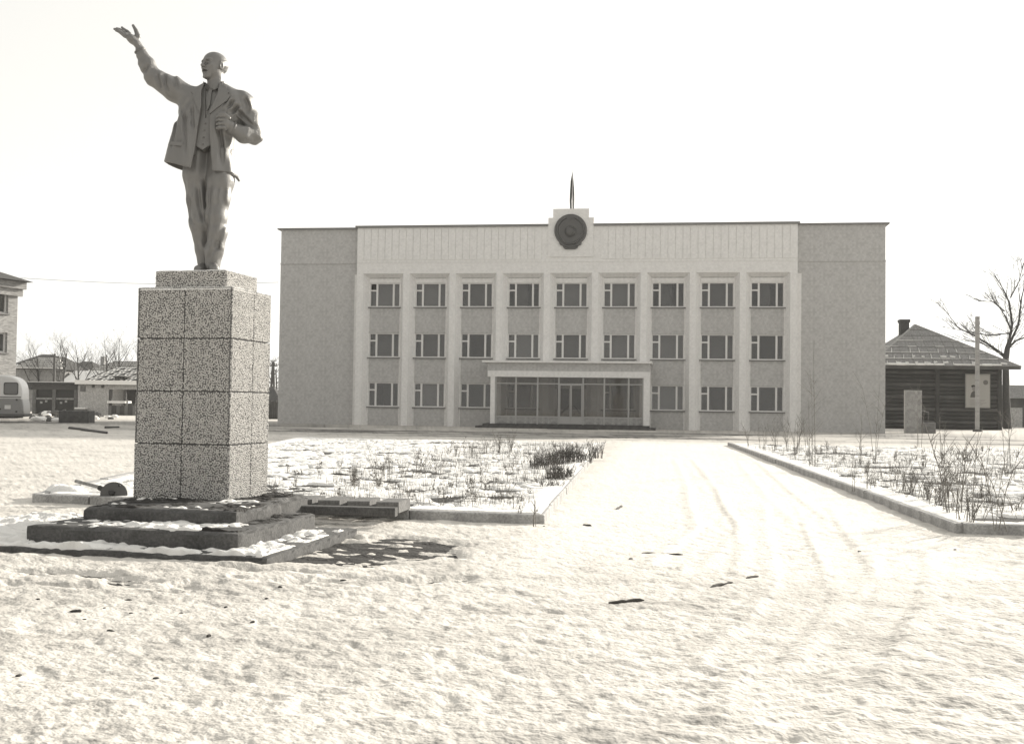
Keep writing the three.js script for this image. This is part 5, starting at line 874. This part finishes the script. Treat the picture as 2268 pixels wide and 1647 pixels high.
{
  const g = mulberry(202), B = 0.13;
  const left = [[781, 1077, 0.42, 14, 0.25], [790, 1079, 0.3, 8, 0.4], [840, 1077, 0.8, 8, 0.55], [835, 1079, 0.25, 7, 0.8], [864, 1050, 0.45, 5, 0.12], [858, 1052, 0.4, 3, 0.1], [893, 1060, 0.35, 7, 0.4], [925, 1048, 0.6, 9, 0.45], [942, 1046, 0.32, 8, 0.5], [638, 1048, 0.22, 4, 0.2], [655, 1052, 0.15, 3, 0.3], [706, 1038, 0.2, 5, 0.3], [752, 1040, 0.3, 4, 0.3], [905, 1103, 0.2, 6, 0.5], [955, 1088, 0.2, 4, 0.3], [1011, 1012, 0.5, 8, 0.3], [1042, 1014, 0.5, 10, 0.3], [1075, 1006, 0.55, 10, 0.3], [1105, 1004, 0.65, 14, 0.3], [1130, 1002, 0.7, 14, 0.25], [1163, 1068, 0.25, 5, 0.2], [1120, 1072, 0.35, 2, 0.1], [1100, 1085, 0.4, 2, 0.1], [1185, 1160, 0.42, 3, 0.12], [1150, 1140, 0.15, 4, 0.3], [1035, 1100, 0.2, 4, 0.3], [1060, 1055, 0.25, 5, 0.4]];
  for (const [x, y, h, n, lean] of left) weed('dry_weed', 'dry weed standing in the snowy bed behind the pedestal', 'dry weeds in the bed behind the pedestal', ground(x, y, B).setY(B), h, n, { lean, r: 0.0045, twigs: 5, heads: 0.12, hs: 0.7 });
  for (let i = 0; i < 130; i++) { const z = -lerp(14.3, 38, Math.pow(g(), 1.2)), x = lerp(-7.5, lx(z) - 0.4, Math.sqrt(g())); weed('dry_weed', 'dry weed standing in the snowy bed behind the pedestal', 'dry weeds in the bed behind the pedestal', V(x, B, z), R(0.08, 0.3, g), 2 + Math.floor(g() * 5), { lean: R(0.15, 0.7, g), r: 0.0045, twigs: 5, heads: 0.08, hs: 0.6 }); }
  const dark = [[1188, 1040, 0.4], [1205, 1034, 0.44], [1222, 1030, 0.46], [1240, 1026, 0.5], [1256, 1024, 0.55], [1275, 1026, 0.5], [1295, 1022, 0.34], [1318, 1012, 0.5], [1236, 1062, 0.36], [1246, 1058, 0.3], [1228, 1066, 0.22], [1222, 1078, 0.15]];
  for (const [x, y, h] of dark) weed('dead_flower_clump', 'dense dark clump of dead flowers beside the path kerb', 'dark flower clumps beside the path kerb', ground(x, y, B).setY(B), h * 0.88, 46, { lean: 0.42, r: 0.0052, twigs: 6, base: 0.19, m: M.dryDark });
  // tall shrubs and stalks of the weedy bed
  const tall = [[1802, 1033, 2.6, 3, 0.08], [1943, 1025, 2.3, 3, 0.22], [1910, 1028, 1.4, 2, 0.12], [2035, 993, 2.6, 3, 0.25], [2104, 1135, 1.15, 8, 0.55], [2112, 1138, 1.3, 3, 0.35], [2134, 1154, 1.0, 5, 0.4], [2222, 1170, 1.1, 5, 0.35], [2190, 1090, 1.0, 3, 0.15], [2230, 1040, 1.6, 3, 0.2], [1888, 1083, 0.5, 2, 0.15], [1922, 1085, 0.55, 3, 0.3], [1660, 992, 0.9, 5, 0.3], [1690, 996, 1.1, 6, 0.3], [1715, 998, 1.1, 7, 0.3], [1740, 1000, 1.1, 6, 0.3], [1765, 1004, 1.3, 6, 0.25], [1790, 1012, 1.0, 5, 0.3], [2010, 1095, 0.5, 10, 0.5], [2045, 1108, 0.5, 12, 0.5], [2075, 1120, 0.55, 12, 0.5], [1985, 1085, 0.4, 8, 0.5], [2160, 1160, 0.5, 10, 0.5], [2090, 1010, 1.3, 3, 0.2]];
  for (const [x, y, h, n, lean] of tall) weed(h > 1.35 ? 'bare_sapling' : n > 7 && h > 0.9 ? 'bare_shrub' : h < 0.6 ? 'low_brush' : 'dry_bush', ...(h > 1.35 ? ['tall thin bare sapling rising above the weedy bed', 'saplings in the weedy bed'] : n > 7 && h > 0.9 ? ['bushy bare shrub fanning out behind the corner of the kerb', 'bushy shrubs behind the kerb corner'] : h < 0.6 ? ['low tangled brush just behind the kerb of the weedy bed', 'low brush behind the kerb'] : ['waist-high bare stems standing in the weedy bed', 'waist-high stems in the weedy bed']), ground(x, y, B).setY(B), h, n, { lean, r: h > 1.2 ? 0.0085 : 0.0055, twigs: 8, base: 0.1 });
  for (let i = 0; i < 230; i++) { const z = -lerp(13.9, 40, Math.pow(g(), 1.15)), x = rx(z) + 0.35 + 9 * Math.pow(g(), 1.1) * (-z / 26); weed('dry_stalk', 'short dry stalks poking through the snow of the weedy bed', 'dry stalks in the weedy bed', V(Math.min(x, 16), B, z), R(0.1, 0.4, g), 3 + Math.floor(g() * 6), { lean: R(0.15, 0.6, g), r: 0.0055, twigs: 4 }); }
  // stubble nobody could count
  const blades = []; for (let i = 0; i < 20000; i++) { const right = i % 5 > 1, z = -lerp(13.6, 38, Math.pow(g(), 1.1)), x = right ? rx(z) + 0.3 + 11 * g() * (-z / 24) : lerp(-6.5, lx(z) - 0.3, Math.pow(g(), 0.7)); if (fbm(x * 1.4, z * 1.4, 2, 250) < 0.5) continue; const h = R(0.06, 0.22, g), a = R(0, 6.28, g), b = V(Math.min(x, 16.5), 0.12, z), e = b.clone().add(V(Math.cos(a) * h * 0.4, h, Math.sin(a) * h * 0.4)), w = V(Math.sin(a), 0, -Math.cos(a)).multiplyScalar(0.0045); blades.push(b.clone().add(w), b.clone().sub(w), e); }
  const bg = new THREE.BufferGeometry().setFromPoints(blades); bg.computeVertexNormals(); const bm = new THREE.Mesh(uvm(bg), mat([0.12, 0.11, 0.095], { side: THREE.DoubleSide })); bm.name = 'grass_stubble'; scene.add(bm); tag(bm, 'sparse dry grass stubble poking through the snow of both beds', 'grass', undefined, 'stuff');
}

scene.traverse(o => { if (o.isMesh) { o.castShadow = true; o.receiveShadow = true; } });
renderer.render(scene, camera);
